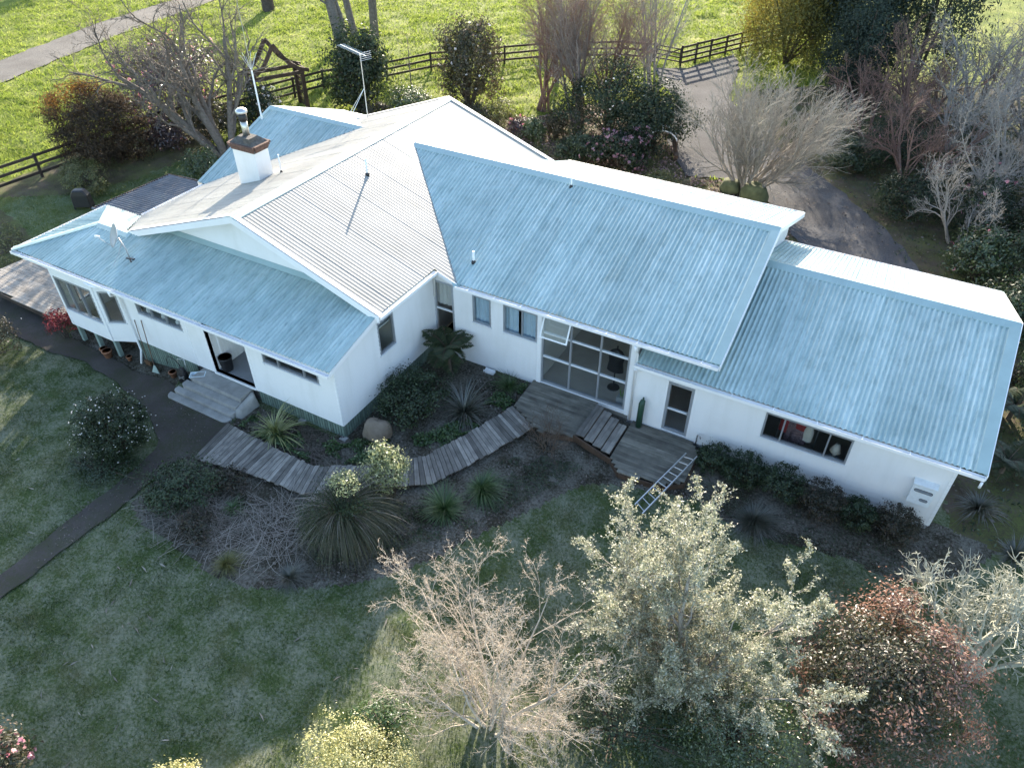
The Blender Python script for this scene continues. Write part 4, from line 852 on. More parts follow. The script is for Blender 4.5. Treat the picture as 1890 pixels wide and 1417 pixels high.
mb = MB(); mb.beam((-1.18, -.80, -.11), (-.70, -1.26, -.11), .04, .2); mb.beam((-.69, -1.265, -.11), (.64, -1.12, -.11), .04, .2); mb.beam((.66, -1.11, -.11), (1.2, -.70, -.11), .04, .2); mb.beam((1.21, -.68, -.11), (1.2, .7, -.11), .04, .2)
mb.build('fascia', M['rust'], ld)
# ladder
t = empty('ladder', (0, 0, 0), 0, 'aluminium ladder leaning on the edge of the lower deck', 'ladder')
Lt = [np.array((9.80, 4.35, .30)), np.array((10.14, 4.38, .30))]; Lb = [np.array((9.10, 2.02, -.13)), np.array((9.42, 1.80, -.13))]
for k in range(2): MB().beam(Lt[k], Lb[k], .03, .07).build('rail', M['galv'], t)
for k in range(10): f = (k+.6)/10; MB().tube([Lt[0]+(Lb[0]-Lt[0])*f, Lt[1]+(Lb[1]-Lt[1])*f], .016, 8).build('rung', M['galv'], t)
t = empty('gas_cylinder', (7.98, 5.08, .04), 0, 'tall dark green rounded cylinder standing against the annex wall', 'cylinder')
MB().tube([(0, -.02, 0), (.0, .0, .95), (.01, .06, 1.06), (.01, .07, 1.09)], [.10, .10, .075, .03], 14).build('body', M['hose'], t, smooth=True); MB().tube([(.01, .07, 1.08), (.01, .07, 1.16)], .03, 8).build('cap', M['hose'], t)
t = empty('floor_tray', (2.32, 5.12, .02), 0, 'small white tray on the soil below the curtained windows', 'tray'); mb = MB(); mb.box(-.2, .2, -.09, .09, 0, .05); mb.box(-.2, .2, -.09, -.07, .05, .10); mb.box(-.2, .2, .07, .09, .05, .10); mb.build('tray', M['trim'], t)
t = empty('hose_tap', (9.86, 5.22, -.05), 0, 'bent pipe tap by the annex wall at the deck corner', 'tap'); MB().tube([(0, 0, -.15), (0, 0, .42), (.05, -.03, .50), (.11, -.06, .47), (.12, -.06, .38)], .02, 8).build('pipe', M['galv'], t, smooth=True)
# things seen through the glass
t = empty('jacket_stand', (6.55, 6.3, .2), 0, 'dark jacket hung on a stand behind the glazed wall', 'coat stand')
MB().tube([(0, 0, 0), (0, 0, 1.75)], .025, 8).build('pole', M['dark'], t); MB().lathe([(.22, 0), (.2, .03), (.02, .06)], 16).build('base', M['dark'], t)
V = []; 
for z, a, b in ((.75, .30, .16), (1.1, .25, .15), (1.4, .29, .14), (1.55, .20, .10), (1.62, .07, .06)):
    V += [(a*math.cos(q), b*math.sin(q), z) for q in np.linspace(0, 2*math.pi, 15)[:-1]]
mesh('jacket', V, [(i*14+k, i*14+(k+1) % 14, i*14+14+(k+1) % 14, i*14+14+k) for i in range(4) for k in range(14)], M['dark'], t, smooth=True)
t = empty('planter_box', (7.08, 5.72, .2), 0, 'grey square planter with a green shoot inside the glazed wall', 'planter'); MB().box(-.14, .14, -.12, .12, 0, .26).build('box', M['grey'], t)
mb = MB()
for k in range(7): a = k*.9; mb.add([(.02*math.cos(a), .02*math.sin(a), .25), (.05*math.cos(a), .05*math.sin(a), .28), (.10*math.cos(a), .10*math.sin(a), .62), (.06*math.cos(a), .06*math.sin(a), .5)], [(0, 1, 2, 3)])
mb.build('leaves', simple('shoot_green', (.16, .30, .07), .5), t)
t = empty('clothes_rail', (12.55, 5.95, .04), 0, 'rail of red and patterned clothes behind the annex window', 'clothes rail')
for x in (-.5, .6): MB().tube([(x, 0, 0), (x, 0, 1.85)], .015, 8).build('post', M['galv'], t)
MB().tube([(-.5, 0, 1.84), (.6, 0, 1.84)], .014, 8).build('bar', M['galv'], t)
for k, (x, mt, zt, zb, wdt) in enumerate(((-.34, 'red', 1.78, 1.05, .17), (-.12, 'pattern', 1.7, .75, .2), (.10, 'red', 1.8, 1.35, .22), (.12, 'pattern', 1.36, .85, .24), (.36, 'cream', 1.66, 1.05, .14))):
    V = [((wdt*(.55+.45*min(1, f*2.5)))*math.cos(q)*(1+.12*math.sin(5*q+k))+x, .10*math.sin(q)*(1+.2*math.sin(4*q))-.03*k, zt-(zt-zb)*f) for f in (0, .12, .4, .75, 1) for q in np.linspace(0, 2*math.pi, 17)[:-1]]
    mesh('garment', V, [(i*16+j, i*16+(j+1) % 16, i*16+16+(j+1) % 16, i*16+16+j) for i in range(4) for j in range(16)]+[tuple(range(16))[::-1]], M[mt], t, smooth=True)
t = empty('table_lamp', (13.75, 5.62, .04), 0, 'small pale lamp on a stand inside the annex window', 'lamp'); MB().lathe([(.12, 0), (.12, .9), (.16, .92), (.16, .95), (.001, .96)], 14).build('stand', M['grey'], t); MB().lathe([(.05, .96), (.06, 1.1), (.03, 1.15), (.16, 1.18), (.07, 1.45)], 16).build('shade', M['cream'], t, smooth=True)
t = empty('dining_chair', (-10.6, 1.3, .54), .5, 'brown wooden chair seen through the bay side window', 'chair')
MB().box(-.22, .22, -.22, .22, .42, .46).build('seat', M['brown'], t)
for x in (-.2, .2):
    for y in (-.2, .2): MB().box(x-.02, x+.02, y-.02, y+.02, 0, .95 if y > 0 else .42).build('leg', M['brown'], t)
for k in range(4): MB().box(-.18, .18, .19, .21, .55+.1*k, .60+.1*k).build('back_slat', M['brown'], t)
for k, (x, lab) in enumerate(((-8.5, 'white jug on the kitchen sill beside the downpipe side pane'), (-7.75, 'white bowl stack on the kitchen sill, middle pane'), (-7.05, 'pale kitchen jar on the sill, pane beside the porch'))):
    t = empty('kitchen_crockery', (x, .22, 1.84), 0, lab, 'crockery'); MB().lathe([(.05, 0), (.09, .06), (.10, .16), (.06, .24), (.075, .28)], 14).build('vessel', M['trim'], t, smooth=True)
MB().box(-8.8, -6.6, .13, .5, 1.76, 1.83).build('window_bench', M['intwall'], house)
# boulder in the bed
def rock(name, loc, s, seed, label, mat='rock'):
    nu, nv = 20, 12; V = []
    for i in range(nv+1):
        for k in range(nu):
            th = math.pi*i/nv; ph = 2*math.pi*k/nu; d = np.array([math.sin(th)*math.cos(ph), math.sin(th)*math.sin(ph), math.cos(th)])
            d = np.sign(d)*np.abs(d)**.72; n = .82+.4*float(vnoise(d[0]*1.8+seed, d[1]*1.8, d[2]*1.8, seed)); V.append((d[0]*s[0]*n, d[1]*s[1]*n, d[2]*s[2]*n+s[2]*.55))
    o = mesh(name, V, [(i*nu+k, (i+1)*nu+k, (i+1)*nu+(k+1) % nu, i*nu+(k+1) % nu) for i in range(nv) for k in range(nu)], M[mat], smooth=True); o.location = loc; return tag(o, label, 'rock')
rock('boulder', (.85, .55, -.05), (.42, .36, .42), 3, 'large brown boulder at the corner of the white house')
rock('mossy_stone', (5.5, 23.7, 0), (.5, .45, .4), 5, 'mossy stone left of the fan shaped bare tree', 'mossrock'); rock('mossy_stone', (6.75, 23.4, 0), (.65, .5, .5), 8, 'larger mossy stone at the foot of the fan shaped bare tree', 'mossrock')
# ------------------------------------------------------------------ fences, gate, rose arch, bench, hoop
def fence(pts, hgt, rails, spacing, label, name='rail_fence', post_every=1):
    f = empty(name, (*pts[0], 0), 0, label, 'fence'); o = np.array(pts[0])
    for a, b in zip(pts[:-1], pts[1:]):
        a = np.array(a)-o; b = np.array(b)-o; L_ = np.linalg.norm(b-a); n = max(1, int(round(L_/spacing))); d = (b-a)/L_; ang = math.atan2(d[1], d[0]); nn = np.array([d[1], -d[0]])
        for k in range(n):
            q = a+(b-a)*k/n; p = MB().box(-.065, .065, -.05, .05, -.3, hgt+.06).build('post', M['fence'], f); p.location = (q[0], q[1], 0); p.rotation_euler = (0, random.uniform(-.02, .02), ang)
            m = q+(b-a)/n/2+nn*.072
            for r in range(rails):
                z = hgt*(r+.55)/(rails-.4) if rails > 1 else hgt
                z = .28+(hgt-.32)*r/(rails-1)
                rl = MB().box(-L_/n/2+.01, L_/n/2-.01, -.02, .02, -.07, .07).build('rail', M['fence'], f); rl.location = (m[0], m[1], z+random.uniform(-.012, .012)); rl.rotation_euler = (0, random.uniform(-.006, .006), ang)
    q = np.array(pts[-1])-o; p = MB().box(-.08, .08, -.08, .08, -.3, hgt+.2).build('post', M['fence'], f); p.location = (q[0], q[1], 0)
    return f
fence([(-29.5, -4), (-26.6, 5.4), (-26.1, 10.1), (-25.9, 14.6), (-24.4, 19.3), (-22.5, 25.6), (-20.0, 29.2), (-18.5, 32.4), (-12.9, 38.2), (-8.0, 41.6), (-5.6, 42.1)], 1.2, 3, 2.45, 'dark three-rail timber fence between the garden and the pasture')
fence([(-3.5, 41.9), (-2.2, 44.6), (-.8, 47.6), (1.5, 52)], 1.35, 4, 1.5, 'dark four-rail timber fence running off the driveway gatepost')
t = empty('field_gate', (-5.5, 42.1, 0), math.atan2(-.2, 2.0), 'dark timber field gate closing the end of the driveway', 'gate')
for k in range(4): MB().box(.05, 1.95, -.02, .02, .3+.28*k-.045, .3+.28*k+.045).build('rail', M['fence'], t)
for x in (.06, 1.94): MB().box(x-.05, x+.05, -.035, .035, .2, 1.25).build('stile', M['fence'], t)
MB().beam((.1, -.03, .3), (1.9, -.03, 1.15), .03, .09).build('brace', M['fence'], t)
# rose arch with swept roof
t = empty('rose_arch', (-22.2, 21.2, 0), math.radians(62), 'rustic brown timber arbour with pagoda roof by the fence', 'arbour')
t.scale = (1.2, 1.2, 1.2)
for x in (-1.25, 1.25):
    for y in (-.55, .55):
        MB().box(x-.085, x+.085, y-.085, y+.085, -.2, 1.95).build('post', M['rust'], t)
    for k in range(6): MB().box(x-.015, x+.015, -.5+.2*k-.02, -.5+.2*k+.02, .05, 1.9).build('lattice_slat', M['rust'], t)
    for k in range(7): MB().box(x-.03, x-.016, -.5, .5, .15+.27*k, .19+.27*k).build('lattice_slat', M['rust'], t)
for y in (-.6, .6):
    for s in (-1, 1):
        pts = [(s*1.6, y, 1.92), (s*1.1, y, 2.08), (s*.6, y, 2.45), (s*.25, y, 2.95), (s*.0, y, 3.35)]
        for a, b in zip(pts[:-1], pts[1:]): MB().beam(a, b, .09, .18).build('rafter', M['rust'], t)
    MB().box(-1.35, 1.35, y-.045, y+.045, 1.80, 1.97).build('beam', M['rust'], t)
for s in (-1, 1):
    for (x, z) in ((1.45, 1.98), (1.1, 2.12), (.8, 2.33), (.5, 2.62), (.25, 3.0)): MB().box(s*x-.025, s*x+.025, -.6, .6, z-.02, z+.03).build('batten', M['rust'], t)
t = empty('hoop_frame', (.95, 25.7, .2), math.radians(20), 'white curved metal hoop frame beside the mauve rhododendron', 'frame')
for k, dy in enumerate((0, .75)):
    MB().tube([(-.85*math.cos(a), dy, .75+.62*math.sin(a)) for a in np.linspace(.1, math.pi-.1, 13)], .035, 6).build('hoop', M['trim'], t, smooth=True)
mb = MB()
for a in (.9, 1.6, 2.2): mb.tube([(-.85*math.cos(a), 0, .75+.62*math.sin(a)), (-.85*math.cos(a), .75, .75+.62*math.sin(a))], .03, 6)
mb.build('cross_bar', M['trim'], t)
for s in (-1, 1): MB().box(s*.84-.05, s*.84+.05, -.05, .05, -.25, .85).build('leg', M['rust'], t); MB().box(s*.84-.05, s*.84+.05, .70, .80, -.25, .85).build('leg', M['rust'], t)
MB().beam((.9, -.4, .12), (.8, 1.6, .3), .2, .2).build('log', M['rust'], t)
t = empty('garden_bench', (14.2, 29.2, 0), math.radians(-60), 'pale slatted bench half hidden among the dark shrubs', 'bench')
for k in range(3): MB().box(-.7, .7, -.2+.15*k, -.09+.15*k, .62, .66).build('seat_slat', M['cream'], t)
for k in range(2): MB().box(-.7, .7, .27, .30, .82+.17*k, .93+.17*k).build('back_slat', M['cream'], t)
for x in (-.6, .6):
    MB().box(x-.03, x+.03, -.2, -.14, 0, .62).build('leg', M['cream'], t); MB().box(x-.03, x+.03, .24, .27, 0, 1.1).build('leg', M['cream'], t)

# ================================================================== PLANTS
def tubes(segs):
    A = np.array(segs, dtype=np.float64).reshape(-1, 8); Vs = []; Fs = []; off = 0
    for big in (True, False):
        s = A[(A[:, 6] > .03) == big]; n = 6 if big else 3
        if len(s) == 0: continue
        p0, p1, r0, r1 = s[:, :3], s[:, 3:6], s[:, 6], s[:, 7]; d = p1-p0; d /= np.linalg.norm(d, axis=1, keepdims=True)+1e-9
        ref = np.where(np.abs(d[:, 2:3]) < .9, np.array([[0, 0, 1.]]), np.array([[1., 0, 0]])); a = np.cross(d, ref); a /= np.linalg.norm(a, axis=1, keepdims=True); b = np.cross(d, a)
        t = 2*np.pi*np.arange(n)/n; ring = a[:, None]*np.cos(t)[None, :, None]+b[:, None]*np.sin(t)[None, :, None]
        V = np.stack([p0[:, None]+ring*r0[:, None, None], p1[:, None]+d[:, None]*(r1*.4)[:, None, None]+ring*r1[:, None, None]], 1).reshape(-1, 3)
        m = len(s); k = np.arange(n); base = (np.arange(m)*2*n)[:, None]
        F = np.stack([base+k, base+(k+1) % n, base+n+(k+1) % n, base+n+k], 2).reshape(-1, 4)+off
        Vs.append(V); Fs.append(F); off += len(V)
    return np.concatenate(Vs), np.concatenate(Fs)
def leafset(P, Nn, size, aspect, rng, rnd=None, fold=.15, jit=.4):
    n = len(P); Nn = Nn/(np.linalg.norm(Nn, axis=1, keepdims=True)+1e-9)
    q = rng.normal(size=(n, 3)); t = np.cross(Nn, q); t /= np.linalg.norm(t, axis=1, keepdims=True)+1e-9; b = np.cross(Nn, t)
    s = size*(1+jit*(rng.random(n)-.5)*2); L = t*(s/2)[:, None]; W = b*(s*aspect/2)[:, None]; H = Nn*(s*fold)[:, None]
    V = np.stack([P-L, P+W+H*.6, P+L, P-W+H*.6], 1).reshape(-1, 3); F = np.arange(4*n).reshape(n, 4)
    r = rng.random(n) if rnd is None else rnd
    return V, F, np.repeat(np.clip(r, 0, 1), 4)
def crown_pts(n, R, clumps, cs, rng, fill=.25, flat=0., lob=.28, zmin=-.75):
    d = rng.normal(size=(clumps*3, 3)); d /= np.linalg.norm(d, axis=1, keepdims=True); d = d[d[:, 2] > zmin][:clumps]; k = len(d)
    sd = int(rng.integers(1000)); lump = 1-lob+2*lob*vnoise(d[:, 0]*1.7+5, d[:, 1]*1.7+5, d[:, 2]*1.7+5, sd)
    rad = (.72+.28*rng.random(k)**.5)*lump; C0 = d*rad[:, None]
    nf = int(n*fill); ni = rng.integers(0, k, n-nf); wgt = cs*(.6+.8*rng.random(k))
    P = C0[ni]+rng.normal(size=(n-nf, 3))*wgt[ni][:, None]*np.array([1, 1, .8]); Nn = C0[ni]*.7+(P-C0[ni])*2.5+rng.normal(size=(n-nf, 3))*.55+np.array([0, 0, .35+flat])
    u = rng.normal(size=(nf, 3)); u /= np.linalg.norm(u, axis=1, keepdims=True); u[:, 2] = np.where(u[:, 2] < zmin, -u[:, 2], u[:, 2]); P2 = u*(.35+.5*rng.random((nf, 1)))
    P = np.concatenate([P, P2]); Nn = np.concatenate([Nn, u+rng.normal(size=(nf, 3))*.6])
    R = np.array(R); return P*R, Nn/R*R.mean(), C0*R, np.linalg.norm(P, axis=1)
def place(name, base, label, cat, group=None, rz=0):
    return empty(name, (base[0], base[1], float(gh(base[0], base[1]))), rz, label, cat, group)
def shrub(name, label, cat, base, R, zc, n, size, leaf, clumps=70, cs=.17, bark='barkdark', stems=7, flowers=None, seed=1, aspect=.5, lob=.28, rz=0, group=None, tip=None, zmin=-.75, stem_r=.035, fill=.25):
    rng = np.random.default_rng(seed); t = place(name, base, label, cat, group, rz)
    P, Nn, C0, rad = crown_pts(n, R, clumps, cs, rng, lob=lob, zmin=zmin, fill=fill); P = P+np.array([0, 0, zc]); C0 = C0+np.array([0, 0, zc])
    ok = P[:, 2] > .03; P, Nn, rad = P[ok], Nn[ok], rad[ok]
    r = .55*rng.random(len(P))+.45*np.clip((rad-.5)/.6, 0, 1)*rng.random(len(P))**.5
    if tip: r = np.clip(r*.7+tip(P)*(.5+.5*rng.random(len(P))), 0, 1)
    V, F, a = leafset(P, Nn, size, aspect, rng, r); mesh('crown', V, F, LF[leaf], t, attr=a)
    segs = []
    for i in rng.permutation(len(C0))[:stems*3]:
        c = C0[i]; b0 = np.array([rng.normal()*.06, rng.normal()*.06, -.05]); m = b0*.4+c*.5*np.array([.8, .8, 1.0]); m[2] = max(m[2], .05)
        segs += [(*b0, *m, stem_r, stem_r*.7), (*m, *c, stem_r*.7, stem_r*.3)]
    V, F = tubes(segs); mesh('stem', V, F, M[bark], t)
    if flowers:
        fn, fm, fs = flowers; dirs = C0-np.array([0, 0, zc]); k = rng.integers(0, len(C0), fn); c = C0[k]+rng.normal(size=(fn, 3))*np.array(R)*.16+dirs[k]*.10
        c = c[c[:, 2] > .1]; rep = 4; PP = np.repeat(c, rep, 0)+rng.normal(size=(len(c)*rep, 3))*fs*.25; NN = np.repeat(c-np.array([0, 0, zc]), rep, 0)*.6+rng.normal(size=PP.shape)*.6
        V, F, a = leafset(PP, NN, fs, .9, rng); mesh('blossom', V, F, LF[fm], t, attr=a)
    return t
def rot_about(d, ax, a):
    c, s = math.cos(a), math.sin(a); dx = ax[0]*d[0]+ax[1]*d[1]+ax[2]*d[2]
    cr = (ax[1]*d[2]-ax[2]*d[1], ax[2]*d[0]-ax[0]*d[2], ax[0]*d[1]-ax[1]*d[0])
    return tuple(d[i]*c+cr[i]*s+ax[i]*dx*(1-c) for i in range(3))
def nrm(d):
    l = math.sqrt(d[0]*d[0]+d[1]*d[1]+d[2]*d[2])+1e-9; return (d[0]/l, d[1]/l, d[2]/l)
def grow(R_, p, d, L, r, lev, cfg, segs, tips):
    n = cfg['nseg'][lev]; st = L/n; wg = cfg['wig'][lev]; u = cfg['up'][lev]; tp = cfg.get('taper', .35); last = lev == len(cfg['nseg'])-1; bx, by = cfg.get('lean', (0, 0)); r0 = r
    for i in range(n):
        d = nrm((d[0]+R_.gauss(0, wg)+bx, d[1]+R_.gauss(0, wg)+by, d[2]+R_.gauss(0, wg)+u)); r1 = r0*(1-(i+1)/n*(1-tp)); q = (p[0]+d[0]*st, p[1]+d[1]*st, p[2]+d[2]*st)
        segs.append((*p, *q, r, r1)); p = q; r = r1
        if not last and (i+1)/n >= cfg['start'][lev]:
            kf = cfg['kids'][lev]/n; k = int(kf)+(R_.random() < kf-int(kf))
            for _ in range(k):
                ax = nrm((R_.gauss(0, 1), R_.gauss(0, 1), R_.gauss(0, 1))); ax = nrm((d[1]*ax[2]-d[2]*ax[1], d[2]*ax[0]-d[0]*ax[2], d[0]*ax[1]-d[1]*ax[0]))
                cd = rot_about(d, ax, cfg['ang'][lev]*R_.uniform(.6, 1.3)); grow(R_, p, cd, L*cfg['lr'][lev]*R_.uniform(.6, 1.15)*(1.1-.45*i/n), max(r*cfg['rr'], cfg['rmin']), lev+1, cfg, segs, tips)
    tips.append(p)
def bare_tree(name, label, base, trunks, cfg, bark, seed, group=None, cat='tree', leaves=None, crownname='branches', trunk_name='trunk', lv_part=True):
    R_ = random.Random(seed); t = place(name, base, label, cat, group); segs = []; tips = []; lo = []
    for (off, d, L, r) in trunks: grow(R_, (off[0], off[1], -.1), nrm(d), L, r, 0, cfg, segs, tips)
    A = np.array(segs); thick = A[:, 6] > cfg.get('split', .06)
    if thick.any() and (~thick).any():
        V, F = tubes(A[thick]); mesh(trunk_name, V, F, M[bark], t, smooth=True); V, F = tubes(A[~thick]); mesh(crownname, V, F, M[bark], t)
    else:
        V, F = tubes(A); mesh(crownname, V, F, M[bark], t)
    if leaves:
        n, size, mat, asp = leaves; rng = np.random.default_rng(seed); thin = A[A[:, 6] < cfg.get('leafr', .02)]; k = rng.integers(0, len(thin), n); f = rng.random((n, 1))
        P = thin[k, :3]*(1-f)+thin[k, 3:6]*f+rng.normal(size=(n, 3))*size*.5; Nn = rng.normal(size=(n, 3))+np.array([0, 0, .6]); V, F, a = leafset(P, Nn, size, asp, rng); mesh('crown', V, F, LF[mat], t, attr=a)
    return t
def blades(n, L, wd, e_in, e_out, curl, rng, spread=.1, k=5, floor=.01):
    az = rng.random(n)*2*np.pi; q = rng.random(n); e = np.radians(e_in+(e_out-e_in)*q); lop = 1+.28*np.cos(az-rng.random()*6.28); Ls = L*(.45+.6*rng.random(n))*lop; cu = np.radians(curl)*(.6+.8*rng.random(n))
    dr = np.stack([np.cos(az), np.sin(az), np.zeros(n)], 1); sd = np.stack([-np.sin(az), np.cos(az), np.zeros(n)], 1); p = dr*(spread*q)[:, None]; V = []
    for j in range(k+1):
        w_ = wd*(1-(j/k)**1.6)*.5+.0008; V += [p-sd*w_, p+sd*w_]
        ej = e-cu*(j/k)**1.2*1.0; p = p+(dr*np.cos(ej)[:, None]+np.array([0, 0, 1])*np.sin(ej)[:, None])*(Ls/k)[:, None]; p[:, 2] = np.maximum(p[:, 2], floor)
    V = np.stack(V, 1).reshape(-1, 3); b = (np.arange(n)*2*(k+1))[:, None]; j = np.arange(k)*2
    F = np.stack([b+j, b+j+1, b+j+3, b+j+2], 2).reshape(-1, 4); return V, F, np.repeat(rng.random(n), 2*(k+1))
def tussock(name, label, base, n, L, wd, e_in, e_out, curl, leaf, seed, spread=.1, group=None, cat='plant', k=5):
    t = place(name, base, label, cat, group); V, F, a = blades(n, L, wd, e_in, e_out, curl, np.random.default_rng(seed), spread, k); mesh('leaves', V, F, LF[leaf], t, attr=a); return t
def fern(name, label, base, hgt, n, L, seed, group=None, trunk=True):
    rng = np.random.default_rng(seed); t = place(name, base, label, 'fern', group); Ps = []; Ds = []; Ss = []; segs = []
    for i in range(n):
        az = i*2.4+rng.normal()*.2; e = math.radians(rng.uniform(25, 75)); p = np.array([0, 0, hgt]); k = 16; Lf = L*rng.uniform(.75, 1.1); dr = np.array([math.cos(az), math.sin(az), 0]); sd = np.array([-math.sin(az), math.cos(az), 0])
        for j in range(k):
            ej = e-math.radians(85)*(j/k); d = dr*math.cos(ej)+np.array([0, 0, math.sin(ej)]); q = p+d*Lf/k; segs.append((*p, *q, .012*(1-j/k)+.004, .012*(1-j/k)+.003)); f = j/k; pl = Lf*.30*math.sin(math.pi*min(1, .12+.95*f))**.8
            for s in (-1, 1):
                for m in (0, .5): Ps.append(p+(q-p)*m+sd*s*pl*.5+d*pl*.12); Ds.append((sd*s*.93+d*.35)*pl); Ss.append(pl)
            p = q
    Ps = np.array(Ps); Ds = np.array(Ds); Ss = np.array(Ss); W = np.cross(Ds, np.array([0, 0, 1.])); W /= np.linalg.norm(W, axis=1, keepdims=True)+1e-9; W *= (Lf/16*.36); Nj = rng.normal(size=Ps.shape)*.012
    V = np.stack([Ps-Ds/2, Ps+W+Nj, Ps+Ds/2-np.array([0, 0, 1])*(Ss*.15)[:, None], Ps-W+Nj], 1).reshape(-1, 3); n4 = len(Ps)
    mesh('fronds', V, np.arange(4*n4).reshape(-1, 4), LF['fern'], t, attr=np.repeat(rng.random(n4)*.7, 4))
    if trunk: segs.append((0, 0, -.1, 0, 0, hgt, .09, .07))
    V, F = tubes(segs); mesh('stalk', V, F, M['brown_twig'], t); return t

# ---------- trees and shrubs behind the house
CF_BIG = dict(nseg=[6, 6, 5, 4, 2], wig=[.09, .15, .2, .24, .28], up=[.05, .05, .04, .03, .0], start=[.3, .25, .2, .2], kids=[6, 7, 7, 5], ang=[.6, .66, .7, .75], lr=[.72, .6, .52, .5], rr=.62, rmin=.008, taper=.45, split=.05)
bare_tree('bare_tree', 'wide spreading leafless grey tree by the patio shelter', (-19.9, 14.3), [((0, 0), (-.10, .05, 1), 5.0, .26), ((-.15, -.1), (-1.1, -.30, 1), 6.2, .23), ((.1, .1), (.15, .35, 1), 6.0, .2), ((-.1, .1), (-.60, .25, 1), 6.2, .22), ((-.15, .15), (-.5, 1.0, 1), 5.2, .17), ((0, -.15), (-.8, -.75, 1.0), 5.0, .16)], CF_BIG, 'bark', 5)
CF_TALL = dict(nseg=[9, 6, 4, 3], wig=[.06, .14, .2, .25], up=[.04, .03, .02, 0], start=[.3, .2, .15], kids=[10, 6, 5], ang=[.7, .7, .75], lr=[.48, .5, .48], rr=.5, rmin=.01, taper=.5, split=.07)
bare_tree('pasture_tree', 'stout twin trunked bare tree rising from the pasture behind the dark magnolia', (-24.4, 30.6), [((0, 0), (-.42, .05, 1), 12, .42), ((.1, .1), (-.30, .20, 1), 10, .22)], CF_TALL, 'bark', 9, 'bare trees in the pasture')
bare_tree('pasture_tree', 'straight bare trunk in the pasture behind the magnolia, the more upright of a pair', (-27.2, 37.3), [((0, 0), (.10, .02, 1), 13, .34)], CF_TALL, 'bark', 10, 'bare trees in the pasture')
bare_tree('pasture_tree', 'bare trunk in the pasture behind the magnolia leaning away from its straight neighbour', (-28.7, 36.7), [((0, 0), (-.22, .1, 1), 12, .3)], CF_TALL, 'bark', 12, 'bare trees in the pasture')
bare_tree('pasture_tree', 'lone thick trunk beside the gravel road casting a long shadow', (-40.2, 39.2), [((0, 0), (-.05, .1, 1), 13, .55)], CF_TALL, 'barkdark', 11, 'bare trees in the pasture')
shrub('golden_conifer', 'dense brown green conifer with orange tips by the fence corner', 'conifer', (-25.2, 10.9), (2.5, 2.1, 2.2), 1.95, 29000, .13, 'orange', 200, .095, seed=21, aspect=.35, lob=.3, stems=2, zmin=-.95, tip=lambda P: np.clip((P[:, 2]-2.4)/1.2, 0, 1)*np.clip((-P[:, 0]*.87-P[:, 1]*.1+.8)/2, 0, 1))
shrub('camellia_bush', 'broad dark camellia with pink blossom behind the spreading bare tree', 'camellia', (-27.2, 17.2), (3.1, 2.6, 2.2), 2.1, 9000, .17, 'purple', 90, .15, seed=22, flowers=(90, 'pink', .16), lob=.35)
shrub('purple_shrub', 'low purple leaved shrub against the fence under the bare tree', 'shrub', (-23.6, 13.6), (1.1, 1.0, .9), .85, 2500, .14, 'purple', 40, .18, seed=23, flowers=(16, 'pink', .12))
shrub('mixed_shrub', 'dull green shrub filling the corner behind the bare tree trunk', 'shrub', (-22.6, 16.2), (1.9, 1.5, 1.3), 1.2, 4500, .15, 'camred', 60, .16, seed=24, flowers=(24, 'whitepetal', .12))
shrub('camellia_bush', 'glossy camellia with pale flowers between arbour and bare tree', 'camellia', (-20.9, 18.2), (1.5, 1.3, 1.3), 1.2, 3500, .15, 'camellia', 50, .17, seed=25, flowers=(40, 'whitepetal', .14))
shrub('clipped_hedge', 'low oval yellow green hedge beside the fence', 'hedge', (-23.4, 8.2), (1.9, 1.0, .62), .52, 6000, .09, 'hedge', 90, .11, seed=26, lob=.1, rz=math.radians(-20), fill=.15)
shrub('round_shrub', 'round green shrub at the corner of the patio shelter', 'shrub', (-18.7, 11.8), (1.1, 1.0, .85), .75, 4000, .10, 'green', 60, .14, seed=27, lob=.15)
shrub('magnolia_tree', 'dark glossy evergreen magnolia beside the comb shaped aerial', 'tree', (-17.9, 23.9), (1.75, 1.7, 2.3), 2.35, 9000, .19, 'camellia', 80, .17, seed=28, lob=.4, stem_r=.08)
shrub('low_shrub', 'low bright green shrub behind the main ridge', 'shrub', (-15.0, 24.4), (1.5, 1.2, .85), .75, 4500, .13, 'green', 60, .15, seed=29, lob=.25)
shrub('low_shrub', 'rust brown low shrub beside the magnolia foot', 'shrub', (-16.3, 22.6), (1.2, .9, .6), .5, 2200, .12, 'camred', 40, .17, seed=30, lob=.25)
shrub('camellia_tree', 'tall upright camellia with bronze green leaves behind the main gable', 'tree', (-12.3, 27.4), (1.75, 1.6, 2.75), 2.7, 12000, .15, 'camred', 110, .14, seed=31, lob=.33, flowers=(60, 'whitepetal', .12), stem_r=.07)
bare_tree('young_tree', 'slender young bare tree in front of the rail fence', (-16.6, 27.3), [((0, 0), (0, 0, 1), 3.6, .05)], dict(nseg=[6, 4, 3], wig=[.04, .2, .25], up=[.03, .03, .02], start=[.4, .2], kids=[9, 4], ang=[.8, .7], lr=[.35, .5], rr=.5, rmin=.008, taper=.4, split=.03), 'bark', 13)
